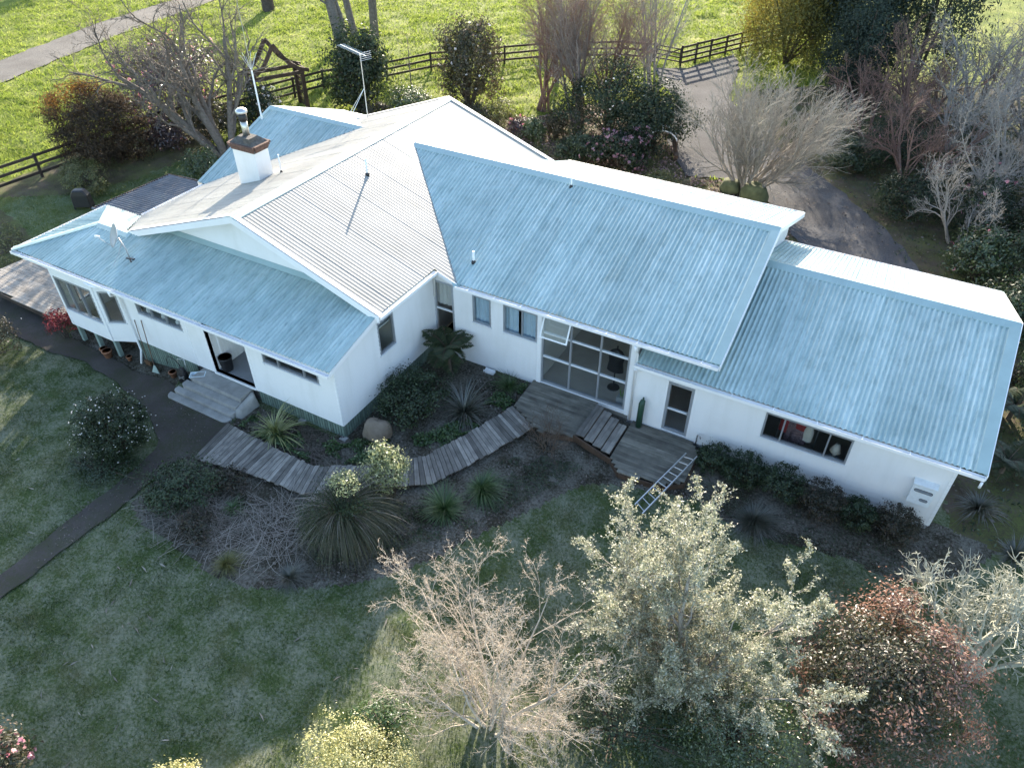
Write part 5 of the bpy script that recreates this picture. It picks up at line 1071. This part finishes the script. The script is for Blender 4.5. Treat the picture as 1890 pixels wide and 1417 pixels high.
for i, (b, R, zc, lf, lab, fl) in enumerate([((-9.2, 25.6), (1.15, 1.0, .8), .75, 'hedge', 'tawny domed shrub behind the far gable end', None), ((-10.4, 25.1), (.9, .8, .7), .65, 'camred', 'bronze shrub at the foot of the tall camellia', None), ((-7.4, 25.3), (.7, .6, .45), .4, 'purple', 'small pink flowered shrub beyond the far gable end', (30, 'magenta', .12)), ((-6.3, 24.9), (.7, .65, .6), .55, 'green', 'small bright green shrub beside the pink flowered one', None), ((-5.3, 25.6), (.6, .6, .85), .8, 'camred', 'narrow bronze shrub in front of the big evergreen', None), ((-3.3, 23.6), (.9, .8, .55), .5, 'gcover', 'dark mounded shrub close to the wing roof edge', None), ((2.4, 22.0), (.9, .7, .5), .45, 'hedge', 'pale tufted shrub beyond the wing roof edge', None)]):
    shrub('garden_shrub', lab, 'shrub', b, R, zc, 2600, .11, lf, 45, .17, seed=40+i, flowers=fl, lob=.3)
CF_FAN = dict(nseg=[7, 5, 4, 2], wig=[.06, .10, .14, .18], up=[.05, .05, .04, .03], start=[.15, .15, .1], kids=[8, 6.5, 5.5], ang=[.42, .45, .5], lr=[.62, .55, .5], rr=.6, rmin=.006, taper=.35, split=.04, leafr=.02)
bare_tree('drooping_tree', 'grey drooping leafless tree leaning over the rail fence', (-9.6, 34.3), [((0, 0), (-.35, .25, 1), 3.6, .16), ((.1, 0), (-.1, .3, 1), 4.2, .13)], dict(nseg=[6, 6, 5, 4], wig=[.1, .16, .2, .2], up=[.03, -.05, -.10, -.08], start=[.4, .25, .2], kids=[7, 6, 6], ang=[.7, .7, .7], lr=[.6, .55, .5], rr=.6, rmin=.009, taper=.4, split=.05), 'barkpale', 14)
RED = CF_FAN | dict(kids=[10, 8, 7], ang=[.5, .55, .6])
PROTO = {}
for i, (b, lab) in enumerate((((-8.1, 29.2), 'slim reddish leafless tree standing nearest the tall camellia'), ((-5.4, 28.6), 'reddish twiggy leafless tree just behind the broad grey green evergreen'), ((-6.6, 31.6), 'reddish twiggy leafless tree behind the big evergreen, beside the drooping tree'), ((-4.2, 30.3), 'reddish twiggy leafless tree behind the middle of the big evergreen'), ((-3.2, 35.2), 'upright pale stemmed leafless tree at the end of the driveway fence'))):
    if i in (0, 1, 4): PROTO[i] = bare_tree('twiggy_tree', lab, b, [((0.15*k-.3, .1*(k % 2)), (random.uniform(-.32, .32), random.uniform(-.3, .3), 1), 5.0+.5*(k % 3), .085) for k in range(6)], RED, ('barkred', 'barklilac', 'barkred', 'barkred', 'barkpale')[i], 60+i, 'leafless trees between garden and driveway')
    else:
        q = copy_tree(PROTO[0]); q.location = (b[0], b[1], 0); q.rotation_euler = (0, 0, 1.7*i); q.scale = (1.08-.05*i,)*3; q['label'] = lab
shrub('evergreen_tree', 'broad grey green evergreen behind the wing roof', 'tree', (-2.6, 27.3), (2.7, 2.5, 2.1), 1.9, 13000, .13, 'camellia', 120, .14, seed=51, lob=.35, flowers=(120, 'whitepetal', .07))
shrub('evergreen_tree', 'dark rounded evergreen behind the mauve rhododendron', 'tree', (.0, 27.0), (2.2, 2.1, 1.9), 1.75, 10000, .14, 'camellia', 100, .14, seed=52, lob=.32)
shrub('rhododendron', 'rounded rhododendron with mauve blossom behind the wing roof', 'rhododendron', (-.6, 23.7), (1.55, 1.3, 1.0), .95, 6500, .14, 'camellia', 80, .14, seed=53, flowers=(170, 'rhodo', .15), lob=.2)
shrub('dark_shrub', 'dark rounded shrub beside the mauve rhododendron', 'shrub', (-2.4, 23.4), (1.0, .9, .8), .7, 2800, .12, 'gcover', 50, .16, seed=54)
CF_WIL = dict(nseg=[7, 6, 4, 3], wig=[.05, .08, .12, .15], up=[.03, .03, .02, .015], start=[.12, .12, .12], kids=[10, 8.5, 7.5], ang=[.38, .42, .5], lr=[.68, .58, .52], rr=.6, rmin=.009, taper=.35, split=.04)
bare_tree('fan_tree', 'fan shaped leafless tree with dense upswept branches behind the wing', (6.15, 23.9), [((.12*math.cos(a), .12*math.sin(a)), (math.cos(a)*s*1.4+.22, math.sin(a)*s*1.15, 1), 3.7+.7*s, .10) for a, s in zip(np.linspace(0, 6.28, 12)[:-1], [.85, .5, .7, .25, .8, .45, .75, .2, .7, .35, .8])], CF_WIL, 'barktan', 71)
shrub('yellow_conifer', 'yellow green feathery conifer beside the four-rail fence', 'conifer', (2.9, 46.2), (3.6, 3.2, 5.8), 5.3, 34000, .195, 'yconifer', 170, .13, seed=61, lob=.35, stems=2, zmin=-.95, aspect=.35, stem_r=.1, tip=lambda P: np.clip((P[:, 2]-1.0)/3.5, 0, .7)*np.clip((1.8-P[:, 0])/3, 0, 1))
shrub('dark_conifer', 'tall dark blue green conifer behind the yellow one', 'conifer', (7.2, 46.5), (3.6, 3.4, 6.8), 6.4, 23000, .235, 'darkconifer', 200, .12, seed=62, lob=.35, stems=2, zmin=-.95, aspect=.35, stem_r=.14)
shrub('dark_conifer', 'dark bushy conifer beside the driveway behind the fan shaped tree', 'conifer', (8.6, 39.5), (2.4, 2.3, 3.2), 2.8, 19000, .17, 'darkconifer', 150, .13, seed=63, lob=.3, stems=2, zmin=-.95, aspect=.35, stem_r=.1)
shrub('dark_conifer', 'wide dark conifer at the edge of the shrubbery by the pasture', 'conifer', (11.5, 47), (3.3, 3.2, 6.0), 5.6, 16000, .24, 'darkconifer', 160, .13, seed=64, lob=.35, stems=2, zmin=-.95, aspect=.35, stem_r=.12)
shrub('dark_conifer', 'tallest dark conifer, set back behind the yellow one', 'conifer', (3.6, 52), (3.3, 3.1, 7.2), 6.8, 17000, .25, 'darkconifer', 170, .12, seed=65, lob=.3, aspect=.35, stem_r=.14, stems=2, zmin=-.95)
CF_BG = dict(nseg=[7, 6, 4, 3], wig=[.08, .14, .18, .22], up=[.03, .03, .02, .01], start=[.25, .2, .15], kids=[9, 9, 8], ang=[.55, .62, .7], lr=[.62, .55, .5], rr=.6, rmin=.008, taper=.4, split=.05)
PROTO = {}
for i, (b, lab, bk, hh) in enumerate((((14.9, 32.5), 'grey leafless tree over the bench among the dark shrubs', 'barkpale', 4.2), ((18.6, 33.8), 'large grey leafless tree behind the flowering camellias', 'barklilac', 4.6), ((12.4, 36.2), 'reddish brown leafless tree between the dark conifers and the bench', 'barkred', 4.0), ((17.6, 27.2), 'pale leafless tree standing over the red flowered camellia', 'barkpale', 3.8), ((15.6, 41.5), 'thin leafless tree at the pasture edge behind the grey ones', 'bark', 4.4), ((21.5, 39.5), 'leafless tree at the far end of the shrubbery', 'barkpale', 4.6), ((13.2, 28.0), 'reddish brown leafless tree leaning over the bend of the driveway', 'barklilac', 3.4), ((15.9, 23.2), 'low twiggy leafless tree among the camellias at the shaded driveway', 'barklilac', 3.0), ((19.6, 28.6), 'pale grey leafless tree behind the bronze camellia', 'barklilac', 4.2), ((20.4, 22.6), 'twiggy leafless tree above the tall dark camellia', 'barklilac', 3.6), ((10.6, 33.4), 'reddish brown leafless tree beside the dark bushy conifer', 'barklilac', 3.6))):
    if i < 4: PROTO[i] = bare_tree('leafless_tree', lab, b, [((.2*math.cos(k*2.1), .2*math.sin(k*2.1)), (math.cos(k*2.1)*.55, math.sin(k*2.1)*.55, 1), hh*1.15, .11) for k in range(5)], CF_BG, bk, 80+i, 'leafless trees in the shrubbery')
    else:
        q = copy_tree(PROTO[i % 4]); q.location = (b[0], b[1], 0); q.rotation_euler = (0, 0, 1.1+i*.9); q.scale = (hh/4.2,)*3; q['label'] = lab
for i, (b, R, zc, lf, lab, fl) in enumerate([((12.3, 31.5), (2.3, 2.1, 1.4), 1.3, 'camellia', 'dark shrub behind the bench', (24, 'magenta', .13)), ((10.8, 29.6), (1.4, 1.3, .9), .85, 'gcover', 'low dark shrub at the bend of the driveway', None), ((13.9, 25.4), (1.9, 1.6, 1.2), 1.05, 'camellia', 'dark dense shrub beside the shaded driveway', None), ((16.6, 24.0), (1.8, 1.7, 1.7), 1.5, 'camellia', 'camellia with scattered red blooms above the shaded driveway', (50, 'magenta', .16)), ((19.4, 25.6), (2.1, 2.0, 2.0), 1.8, 'camred', 'bronze camellia behind the red flowered one', (36, 'magenta', .16)), ((16.9, 20.6), (1.35, 1.3, 1.25), 1.1, 'green', 'green shrub at the mouth of the shaded driveway', (14, 'pink', .14)), ((19.2, 20.8), (1.9, 1.8, 1.9), 1.7, 'camellia', 'tall dark camellia beyond the annex end', (22, 'magenta', .15)), ((18.4, 16.9), (1.4, 1.3, 1.2), 1.1, 'box', 'dark shrub beyond the annex back corner', None), ((16.6, 29.5), (1.6, 1.5, 1.3), 1.2, 'camellia', 'dark shrub under the pale leafless tree', (20, 'magenta', .13)), ((20.8, 30.0), (2.3, 2.2, 2.1), 1.9, 'camred', 'bronze shrub at the far edge of the shrubbery', (30, 'pink', .15)), ((15.0, 34.8), (2.1, 2.0, 1.4), 1.3, 'gcover', 'dull green shrub behind the bench tree', None), ((19.0, 37.0), (2.4, 2.2, 1.6), 1.5, 'green', 'lighter green shrub by the pasture edge', None), ((22.0, 24.0), (2.0, 2.0, 2.0), 1.8, 'camellia', 'large dark camellia deep in the shrubbery', (20, 'magenta', .15))]):
    shrub('shrubbery_bush', lab, 'shrub', b, tuple(q*.92 for q in R), zc*.9, 5200, .12, lf, 70, .15, seed=100+i, flowers=fl and (fl[0]//2, fl[1], fl[2]*.8), lob=.4)
# ---------- beyond the annex end
fern('shade_fern', 'large feathery fern beyond the annex gable', (18.5, 11.4), .5, 22, 1.2, 131, 'ferns beyond the annex')
fern('shade_fern', 'feathery fern under the annex eave corner', (18.4, 8.6), .35, 20, 1.0, 132, 'ferns beyond the annex')
tussock('grassy_clump', 'dark strappy clump at the annex wall corner', (17.9, 6.7), 170, .9, .03, 80, 25, 70, 'darkflax', 133, .15)
tussock('grassy_clump', 'dark strappy clump behind the pale lichened tree', (18.9, 5.4), 150, .8, .03, 80, 20, 75, 'darkflax', 134, .15)
shrub('dark_shrub', 'dark green shrub beyond the annex gable, behind the fern', 'shrub', (19.8, 13.2), (1.2, 1.2, 1.2), 1.0, 4000, .11, 'box', 60, .15, seed=135)
shrub('dark_shrub', 'dark green shrub between the two ferns', 'shrub', (20.0, 9.6), (1.2, 1.1, 1.1), .9, 4000, .11, 'box', 60, .15, seed=136)
shrub('dark_shrub', 'brownish shrub at the foot of the annex gable wall', 'shrub', (18.2, 13.7), (.6, .6, .4), .35, 1200, .1, 'camred', 30, .18, seed=137)
# ---------- in the bed beside the house
fern('tree_fern', 'bronze green tree fern in the inner corner of the house', (1.05, 4.45), .95, 20, 1.35, 141)
tussock('grassy_clump', 'fine dark tussock below the curtained windows', (3.35, 4.75), 260, .75, .014, 85, 25, 80, 'tussock', 142, .08)
tussock('flax_plant', 'large dark flax with arching dull leaves inside the boardwalk curve', (2.75, 2.75), 190, 1.35, .035, 84, 22, 95, 'darkflax', 143, .12)
shrub('dark_shrub', 'spreading dark shrub against the shaded side wall', 'shrub', (1.05, 2.15), (1.0, 1.25, .75), .6, 6500, .08, 'box', 80, .14, seed=144, lob=.2)
tussock('striped_flax', 'variegated flax with yellow striped leaves beside the boardwalk', (-2.1, -.95), 120, 1.25, .042, 86, 22, 85, 'flax', 145, .14)
tussock('tussock_grass', 'bright green mop of tussock grass in front of the boardwalk', (4.45, -1.05), 700, .88, .020, 88, 12, 85, 'tussock', 146, .08, 'tussock grasses')
tussock('tussock_grass', 'green mop of tussock grass close to the boardwalk edge', (4.98, .15), 650, .85, .020, 88, 12, 85, 'tussock', 147, .08, 'tussock grasses')
tussock('tussock_grass', 'small tawny tuft at the lawn edge of the bed', (.35, -5.45), 420, .62, .010, 88, 20, 80, 'hedge', 148, .06)
tussock('tussock_grass', 'flattened brown tuft beside the weeping broom', (2.1, -4.95), 420, .6, .010, 70, 8, 70, 'darkflax', 149, .1)
tussock('tussock_grass', 'small green tuft among the straw', (-.95, -3.95), 90, .5, .022, 80, 20, 80, 'tussock', 150, .06)
shrub('low_bush', 'low dark bush in the straw beside the path', 'shrub', (-2.6, -4.2), (1.0, .95, .6), .45, 5200, .075, 'box', 70, .15, seed=151, lob=.3)
shrub('low_bush', 'low reddish bush below the boardwalk start', 'shrub', (-1.65, -3.35), (.6, .5, .35), .3, 1500, .07, 'boxred', 40, .17, seed=152)
shrub('low_bush', 'rust red low bush in the middle of the straw', 'shrub', (-1.15, -5.0), (.55, .5, .35), .28, 1500, .065, 'boxred', 40, .17, seed=153)
# weeping broom
t = place('weeping_broom', (2.35, -2.95), 'weeping broom with cascading green brown twigs in the bed', 'shrub'); rng = np.random.default_rng(155)
V, F, a = blades(1700, 1.75, .012, 62, 5, 150, rng, .55, 8, -.7); V[:, 2] = V[:, 2]; V = V+np.array([0, 0, .72]); zf_ = V[:, 2] < .03; V[zf_, 2] = .03; mesh('twigs', V, F, LF['broomtwig'], t, attr=a)
V, F, a = blades(260, 2.1, .014, 60, 15, 150, rng, .4, 8, -.68); V = V+np.array([0, 0, .70]); V[V[:, 2] < .03, 2] = .03; mesh('dry_twigs', V, F, LF['straw'], t, attr=a)
P, Nn, C0, rad = crown_pts(9000, (1.05, 1.05, .75), 90, .14, rng); P[:, 2] += .75; P = P[P[:, 2] > .2]; V, F, a = leafset(P, rng.normal(size=P.shape)+np.array([0, 0, .5]), .055, .35, rng); mesh('crown', V, F, LF['box'], t, attr=a)
shrub('white_shrub', 'small shrub with cream edged leaves catching the sun by the boardwalk', 'shrub', (2.75, -1.35), (.62, .55, .85), 1.15, 3600, .075, 'white', 70, .16, seed=156, lob=.3, stem_r=.02)
shrub('white_shrub', 'sprig of cream edged leaves poking out of the weeping broom', 'shrub', (2.45, -2.6), (.38, .36, .35), 1.75, 900, .065, 'white', 30, .18, seed=157, stem_r=.02)
bare_tree('bare_shrub', 'tangled bare brown shrub below the timber platform', (5.85, 2.75), [((.1*math.cos(k), .1*math.sin(k)), (math.cos(k*1.3)*.7, math.sin(k*1.3)*.7, 1), 1.15, .02) for k in range(9)], dict(nseg=[5, 5, 4], wig=[.15, .22, .28], up=[.06, .0, -.02], start=[.2, .15], kids=[7, 5], ang=[.6, .7], lr=[.65, .55], rr=.65, rmin=.005, taper=.4, split=.03), 'brown_twig', 158, cat='shrub')
# ---------- in front of the annex
for i, (b, r, lf, lab) in enumerate([((10.62, 4.62), .50, 'box', 'clipped dark bush next to the lower deck'), ((11.55, 4.62), .56, 'box', 'clipped dark bush below the start of the annex window'), ((12.72, 4.55), .60, 'box', 'round clipped green bush below the middle of the annex window'), ((13.85, 4.42), .62, 'boxred', 'clipped bush with reddish leaves below the end of the annex window'), ((14.85, 4.50), .48, 'box', 'smaller clipped bush between window and meter box'), ((15.85, 4.55), .58, 'boxred', 'clipped bush with reddish leaves below the meter box')]):
    shrub('clipped_bush', lab, 'bush', b, (r*1.08, r*1.08, r), r*.85, 5200, .055, lf, 90, .085, seed=160+i, lob=.07, group='clipped bushes along the annex wall', stem_r=.02)
tussock('brown_grass', 'soft brown grass mound in front of the clipped bushes', (12.3, 3.1), 900, .85, .010, 85, 12, 75, 'darkflax', 170, .25)
# ---------- front lawn
shrub('ball_camellia', 'ball shaped camellia dotted with white flowers on the lawn', 'camellia', (-5.9, -3.75), (1.0, 1.0, .9), 1.0, 11000, .075, 'camellia', 130, .10, seed=171, lob=.16, flowers=(220, 'whitepetal', .036))
shrub('ground_cover', 'dark mat of leaves under the ball shaped camellia', 'shrub', (-5.6, -4.75), (1.15, .75, .28), .16, 4200, .06, 'gcover', 60, .16, seed=172)
shrub('dark_shrub', 'dark shrub at the lawn edge beyond the path end', 'shrub', (-14.6, -2.7), (1.0, 1.0, .9), .8, 4200, .085, 'camred', 70, .13, seed=173, flowers=(40, 'whitepetal', .05))
shrub('red_maple', 'small crimson leaved maple at the bay corner', 'maple', (-13.2, -.55), (.55, .5, .45), .75, 1100, .085, 'maple', 40, .18, seed=174, stems=4, stem_r=.015)
# ---------- foreground
CF_SIL = dict(nseg=[8, 6, 4, 3], wig=[.06, .11, .15, .2], up=[.05, .06, .05, .04], start=[.12, .15, .12], kids=[11, 8, 6], ang=[.6, .6, .65], lr=[.46, .5, .5], rr=.55, rmin=.005, taper=.25, split=.03, leafr=.016)
bare_tree('silver_tree', 'tall silvery green small leaved tree lit by the sun in front of the annex', (12.05, -2.7), [((0, 0), (-.04, .10, 1), 5.0, .10), ((-.3, .0), (-.50, .10, 1), 4.4, .08), ((.3, .1), (.40, .14, 1), 4.0, .08), ((.1, -.3), (.50, -.25, 1), 3.4, .06), ((-.2, -.2), (-.42, -.28, 1), 3.4, .06), ((-.1, -.1), (-.20, -.12, 1), 3.8, .06), ((.15, -.1), (.18, -.15, 1), 3.6, .06), ((.0, -.3), (.05, -.5, 1), 2.8, .05), ((-.3, -.1), (-.75, .05, 1), 3.0, .05)], CF_SIL, 'barkpale', 181, leaves=(88000, .06, 'silver', .42))
shrub('green_shrub', 'leafy green shrub low beneath the silvery tree', 'shrub', (13.6, -3.3), (1.3, 1.0, .9), .8, 9000, .06, 'green', 80, .14, seed=182, lob=.3)
shrub('green_shrub', 'dark leafy growth under the silvery tree towards the dry shrub', 'shrub', (11.2, -4.4), (1.7, 1.1, .7), .6, 6500, .065, 'box', 80, .14, seed=183, lob=.3)
CF_DRY = dict(nseg=[7, 6, 5, 3], wig=[.08, .14, .2, .28], up=[.05, .05, .03, .02], start=[.10, .10, .10], kids=[8, 8, 7], ang=[.6, .65, .75], lr=[.58, .5, .46], rr=.5, rmin=.0042, taper=.25, split=.03, leafr=.012)
bare_tree('dry_shrub', 'pale dry leafless shrub with pinkish seed heads on the lawn', (8.7, -5.5), [((.15, -.25), (.5, -.5, 1), 2.4, .045), ((-.2, -.3), (-.55, -.5, 1), 2.4, .045), ((.3, 0), (.8, .0, 1), 2.4, .045), ((-.3, 0), (-.8, .05, 1), 2.4, .045), ((0, 0), (.0, .08, 1), 3.5, .06), ((-.2, 0), (-.55, .2, 1), 3.5, .05), ((.2, 0), (.55, .25, 1), 3.4, .05), ((0, -.2), (.2, -.3, 1), 2.6, .05), ((-.1, -.2), (-.3, -.25, 1), 2.6, .05), ((.1, .2), (.1, .35, 1), 3.3, .05), ((-.15, .2), (-.25, .4, 1), 3.2, .045)], CF_DRY, 'dry', 184, cat='shrub', leaves=(26000, .036, 'drytuft', .3))
CF_LIC = dict(nseg=[5, 6, 5, 4], wig=[.12, .2, .26, .3], up=[.03, .04, .03, .02], start=[.4, .2, .15], kids=[9, 9, 8], ang=[.65, .65, .7], lr=[.8, .6, .5], rr=.6, rmin=.012, taper=.45, split=.04, leafr=.03)
bare_tree('lichen_tree', 'leaning leafless tree covered in pale lichen beyond the annex corner', (18.1, .9), [((0, 0), (-.45, .35, 1), 2.3, .11), ((.0, .05), (-.05, .55, 1), 2.3, .09), ((.0, .1), (-.85, .55, 1), 2.2, .08), ((.05, 0), (.2, .1, 1), 2.0, .07)], CF_LIC, 'lichen', 185, leaves=(1200, .03, 'lichenleaf', .7))
shrub('photinia', 'large rounded photinia with glossy red tipped leaves', 'shrub', (15.95, -1.35), (1.6, 1.5, 1.5), 1.5, 30000, .08, 'photinia', 48, .19, seed=186, lob=.6, fill=.15, aspect=.42, tip=lambda P: np.clip((np.linalg.norm((P-np.array([0, 0, 1.6]))/np.array([1.85, 1.7, 1.6]), axis=1)-.85)/.3, 0, .5))
shrub('golden_shrub', 'golden leaved shrub at the edge of the front lawn below the dry shrub', 'shrub', (7.0, -8.15), (1.25, .95, .75),   .75, 14000, .05, 'yellow', 110, .12, seed=187, lob=.3)
shrub('golden_shrub', 'little golden shrub standing apart on the front lawn', 'shrub', (3.95, -10.15), (.55, .42, .45), .6, 2200, .055, 'yellow', 50, .15, seed=188)
shrub('green_shrub', 'fresh green shrub behind the larger golden shrub', 'shrub', (6.75, -7.0), (.7, .6, .6), .5, 4200, .055, 'tussock', 60, .15, seed=189)
shrub('pink_camellia', 'camellia with pale pink blooms at the lawn corner below the path', 'camellia', (.25, -11.9), (1.05, .9, .95), .95, 4200, .085, 'camred', 70, .14, seed=190, flowers=(60, 'pink', .085))
# ---------- out of the frame beyond the road: the tree whose shade falls on the far corner of the pasture
shrub('shelter_tree', 'dark shelter tree beyond the gravel road', 'tree', (-74, 47), (5, 5, 7), 7, 5000, .5, 'darkconifer', 90, .15, seed=191, stem_r=.3)

# ================================================================== GRASS, LITTER (nobody could count these)
def stuff(name, V, F, mat, attr, label, cat):
    o = mesh(name, V, F, mat, attr=attr); return tag(o, label, cat, kind='stuff')
def grass(name, n, xr, yr, keep, h, wd, leaf, label, seed, clump=1.2, lean=.6):
    rng = np.random.default_rng(seed); x = rng.uniform(*xr, n*2); y = rng.uniform(*yr, n*2); k = keep(x, y) & (rng.random(n*2) < .25+.75*ss((fbm(x*clump, y*clump, seed, 2)-.2)*2.2)); x, y = x[k][:n], y[k][:n]; n = len(x)
    z = gh(x, y)+relief(x, y)-.01; hh = h*(.5+rng.random(n)); az = rng.random(n)*6.28; tilt = rng.normal(size=(n, 2))*lean
    p = np.stack([x, y, z], 1); sd = np.stack([np.cos(az), np.sin(az), np.zeros(n)], 1)*(wd*(.6+.8*rng.random(n))/2)[:, None]; tp = p+np.stack([tilt[:, 0]*hh, tilt[:, 1]*hh, hh], 1)
    V = np.stack([p-sd, p+sd, tp], 1).reshape(-1, 3); r = .35*rng.random(n)+.65*np.clip(fbm(x*2.2, y*2.2, seed+7, 3)*1.5-.15, 0, 1)
    return stuff(name, V, np.arange(3*n).reshape(n, 3), LF[leaf], np.repeat(r, 3), label, 'grass')
BEDS = (FRONT_BED, SIDE_BED, PATH)
def klawn(x, y):
    r = np.ones(x.shape, bool)
    for P in BEDS: r &= ~inpoly(x, y, P)
    return r & (x-13 > -2.2*(y+16)-8) & (y < np.where(x > 5, 4, 1))
grass('lawn_grass', 230000, (-14, 20), (-12.6, 4.0), klawn, .06, .020, 'frostgrass', 'short frosted lawn grass in front of the house', 201)
def kpast(x, y):
    r = ~inpoly(x, y, DRIVE) & ~inpoly(x, y, ROAD)
    for P in (BACK_BED, RIGHT_BED, LEFT_BED, FENCE_BED): r &= ~inpoly(x, y, P)
    inh = (x > -15) & (x < 17.5) & (y < 17); inh |= (x > -19.5) & (x < -12) & (y < 4.2)
    return r & ~inh
grass('pasture_grass', 150000, (-62, 6), (14, 66), kpast, .19, .075, 'grassy', 'sunlit tufted pasture grass beyond the fence', 202, .6, .9)
grass('pasture_grass', 60000, (-56, -26.5), (-8, 15), kpast, .17, .06, 'grassy', 'sunlit tufted pasture grass near the fence corner', 204, .6, .9)
grass('back_lawn_grass', 70000, (-26, -13), (1.5, 22), kpast, .06, .022, 'backgrass', 'garden grass between the fence and the house', 203, .8, .8)
def scatter(name, n, poly, leaf, size, aspect, label, seed, extra=.03, jit=.6):
    rng = np.random.default_rng(seed); P_ = np.array(poly); x = rng.uniform(P_[:, 0].min(), P_[:, 0].max(), n*4); y = rng.uniform(P_[:, 1].min(), P_[:, 1].max(), n*4)
    k = inpoly(x, y, poly) & (rng.random(n*4) < .15+.85*ss((fbm(x*1.3, y*1.3, seed, 2)-.2)*2)); x, y = x[k][:n], y[k][:n]
    p = np.stack([x, y, gh(x, y)+relief(x, y)+extra+.03*rng.random(len(x))], 1); V, F, a = leafset(p, np.array([[0, 0, 1.]])+rng.normal(size=p.shape)*.35, size, aspect, rng, jit=jit)
    return stuff(name, V, F, LF[leaf], a, label, 'litter')
scatter('leaf_litter', 9000, FRONT_BED, 'litter', .07, .5, 'fallen leaves and bark on the front garden bed', 211)
scatter('leaf_litter', 7000, RIGHT_BED, 'litter', .12, .6, 'fallen leaves under the shrubbery', 212)
scatter('fallen_petals', 11000, BACK_BED, 'pinklitter', .13, .6, 'pinkish fallen leaves around the fan shaped tree', 213)
scatter('fallen_bark', 190, [(-14, -13), (9, -10), (8, -4), (5, -3.5), (2, -6), (-5, -6), (-14, -4)], 'straw', .17, .16, 'strips of pale bark dropped on the lawn', 214, .02, .7)
scatter('leaf_litter', 700, [(-6.5, -1.2), (-4, -1.4), (-3.7, -8), (-4.6, -8), (-5.2, -3.2)], 'litter', .045, .5, 'scattered leaves on the path', 215, .03)
scatter('leaf_litter', 260, [(10, 26), (15, 20), (14, 17), (10, 20), (7, 25)], 'litter', .10, .6, 'leaves on the shaded driveway', 216, .04)
def straw(name, n, poly, L, wd, leaf, label, seed):
    rng = np.random.default_rng(seed); P_ = np.array(poly); x = rng.uniform(P_[:, 0].min(), P_[:, 0].max(), n*5); y = rng.uniform(P_[:, 1].min(), P_[:, 1].max(), n*5); k = inpoly(x, y, poly); x, y = x[k][:n], y[k][:n]; n = len(x)
    az = rng.random(n)*6.28; cu = rng.normal(size=n)*.5; Ls = L*(.5+rng.random(n)); p = np.stack([x, y, gh(x, y)+.04+.08*rng.random(n)], 1); V = []; kk = 4; dz = rng.normal(size=n)*.12
    for j in range(kk+1):
        aa = az+cu*j/kk; d = np.stack([np.cos(aa), np.sin(aa), dz*(1-2*j/kk)], 1); s = np.stack([-np.sin(aa), np.cos(aa), np.zeros(n)], 1)*wd/2; V += [p-s, p+s]; p = p+d*(Ls/kk)[:, None]; p[:, 2] = np.maximum(p[:, 2], gh(p[:, 0], p[:, 1])+.03)
    V = np.stack(V, 1).reshape(-1, 3); b = (np.arange(n)*2*(kk+1))[:, None]; j = np.arange(kk)*2; F = np.stack([b+j, b+j+1, b+j+3, b+j+2], 2).reshape(-1, 4)
    return stuff(name, V, F, LF[leaf], np.repeat(rng.random(n), 2*(kk+1)), label, 'straw')
straw('dry_stalks', 650, [(-3.2, -5.3), (-.2, -5.4), (1.6, -4.6), (2.0, -3.2), (.2, -2.9), (-1.2, -3.3), (-2.6, -3.2)], .8, .013, 'straw', 'tangle of fallen dry stalks on the front bed', 221)
straw('dry_stalks', 160, [(-2.0, -1.4), (.2, -1.3), (.0, -.4), (-1.6, -.3)], .6, .013, 'litter', 'dry stalks between striped flax and house corner', 222)
def mat_plants(name, n, poly, leaf, size, hgt, label, seed):
    rng = np.random.default_rng(seed); P_ = np.array(poly); x = rng.uniform(P_[:, 0].min(), P_[:, 0].max(), n*6); y = rng.uniform(P_[:, 1].min(), P_[:, 1].max(), n*6); f = fbm(x*1.8, y*1.8, seed, 3); k = inpoly(x, y, poly) & (f > .40); x, y, f = x[k][:n], y[k][:n], f[k][:n]
    p = np.stack([x, y, gh(x, y)+.03+hgt*rng.random(len(x))*np.clip((f-.38)*5, 0, 1)], 1); V, F, a = leafset(p, rng.normal(size=p.shape)*.6+np.array([0, 0, .8]), size, .35, rng)
    return stuff(name, V, F, LF[leaf], a, label, 'ground cover')
mat_plants('ground_cover', 9000, [(-.2, -1.45), (1.5, -.55), (2.7, .6), (3.4, 2.2), (3.9, 4.0), (3.9, 5.2), (3.2, 4.2), (2.4, 1.6), (1.2, .5), (-.2, -.4), (-1.5, -.6), (-3.3, -.5), (-3.4, -1.3)], 'tussock', .11, .22, 'strappy green plants edging the boardwalk', 231)
mat_plants('ground_cover', 6500, [(.6, -2.9), (3.8, -.7), (4.7, 1.2), (5.6, 2.6), (7.2, 2.6), (6.2, .3), (5.0, -1.8), (3.6, -3.4), (2.4, -4.4)], 'gcover', .07, .18, 'dark ground cover in front of the boardwalk', 232)
mat_plants('ground_cover', 6000, [(10.2, 5.0), (16.6, 4.9), (16.4, 1.6), (12.4, 1.4), (10.6, 2.6)], 'gcover', .05, .08, 'mossy growth in front of the annex', 233)
mat_plants('ground_cover', 5000, [(-27, 4.4), (-20.8, 3.3), (-19.2, 1.9), (-19.5, 0), (-30, 0)], 'hedge', .12, .35, 'tangled low plants at the garden end of the patio', 234)
mat_plants('ground_cover', 7000, [(10.7, 26.3), (15.6, 17.6), (17, 15), (17.3, 5.6), (19, 5.4), (24, 10), (24, 40), (4, 38), (7.9, 29.2)], 'gcover', .14, .35, 'low growth under the shrubbery', 235)
mat_plants('ground_cover', 6000, [(-14, 22), (-3, 21.8), (2, 19), (8, 18.3), (8.4, 22.1), (2.9, 24.2), (.6, 28), (-5, 27), (-14, 26)], 'hedge', .12, .25, 'low growth behind the house', 236)
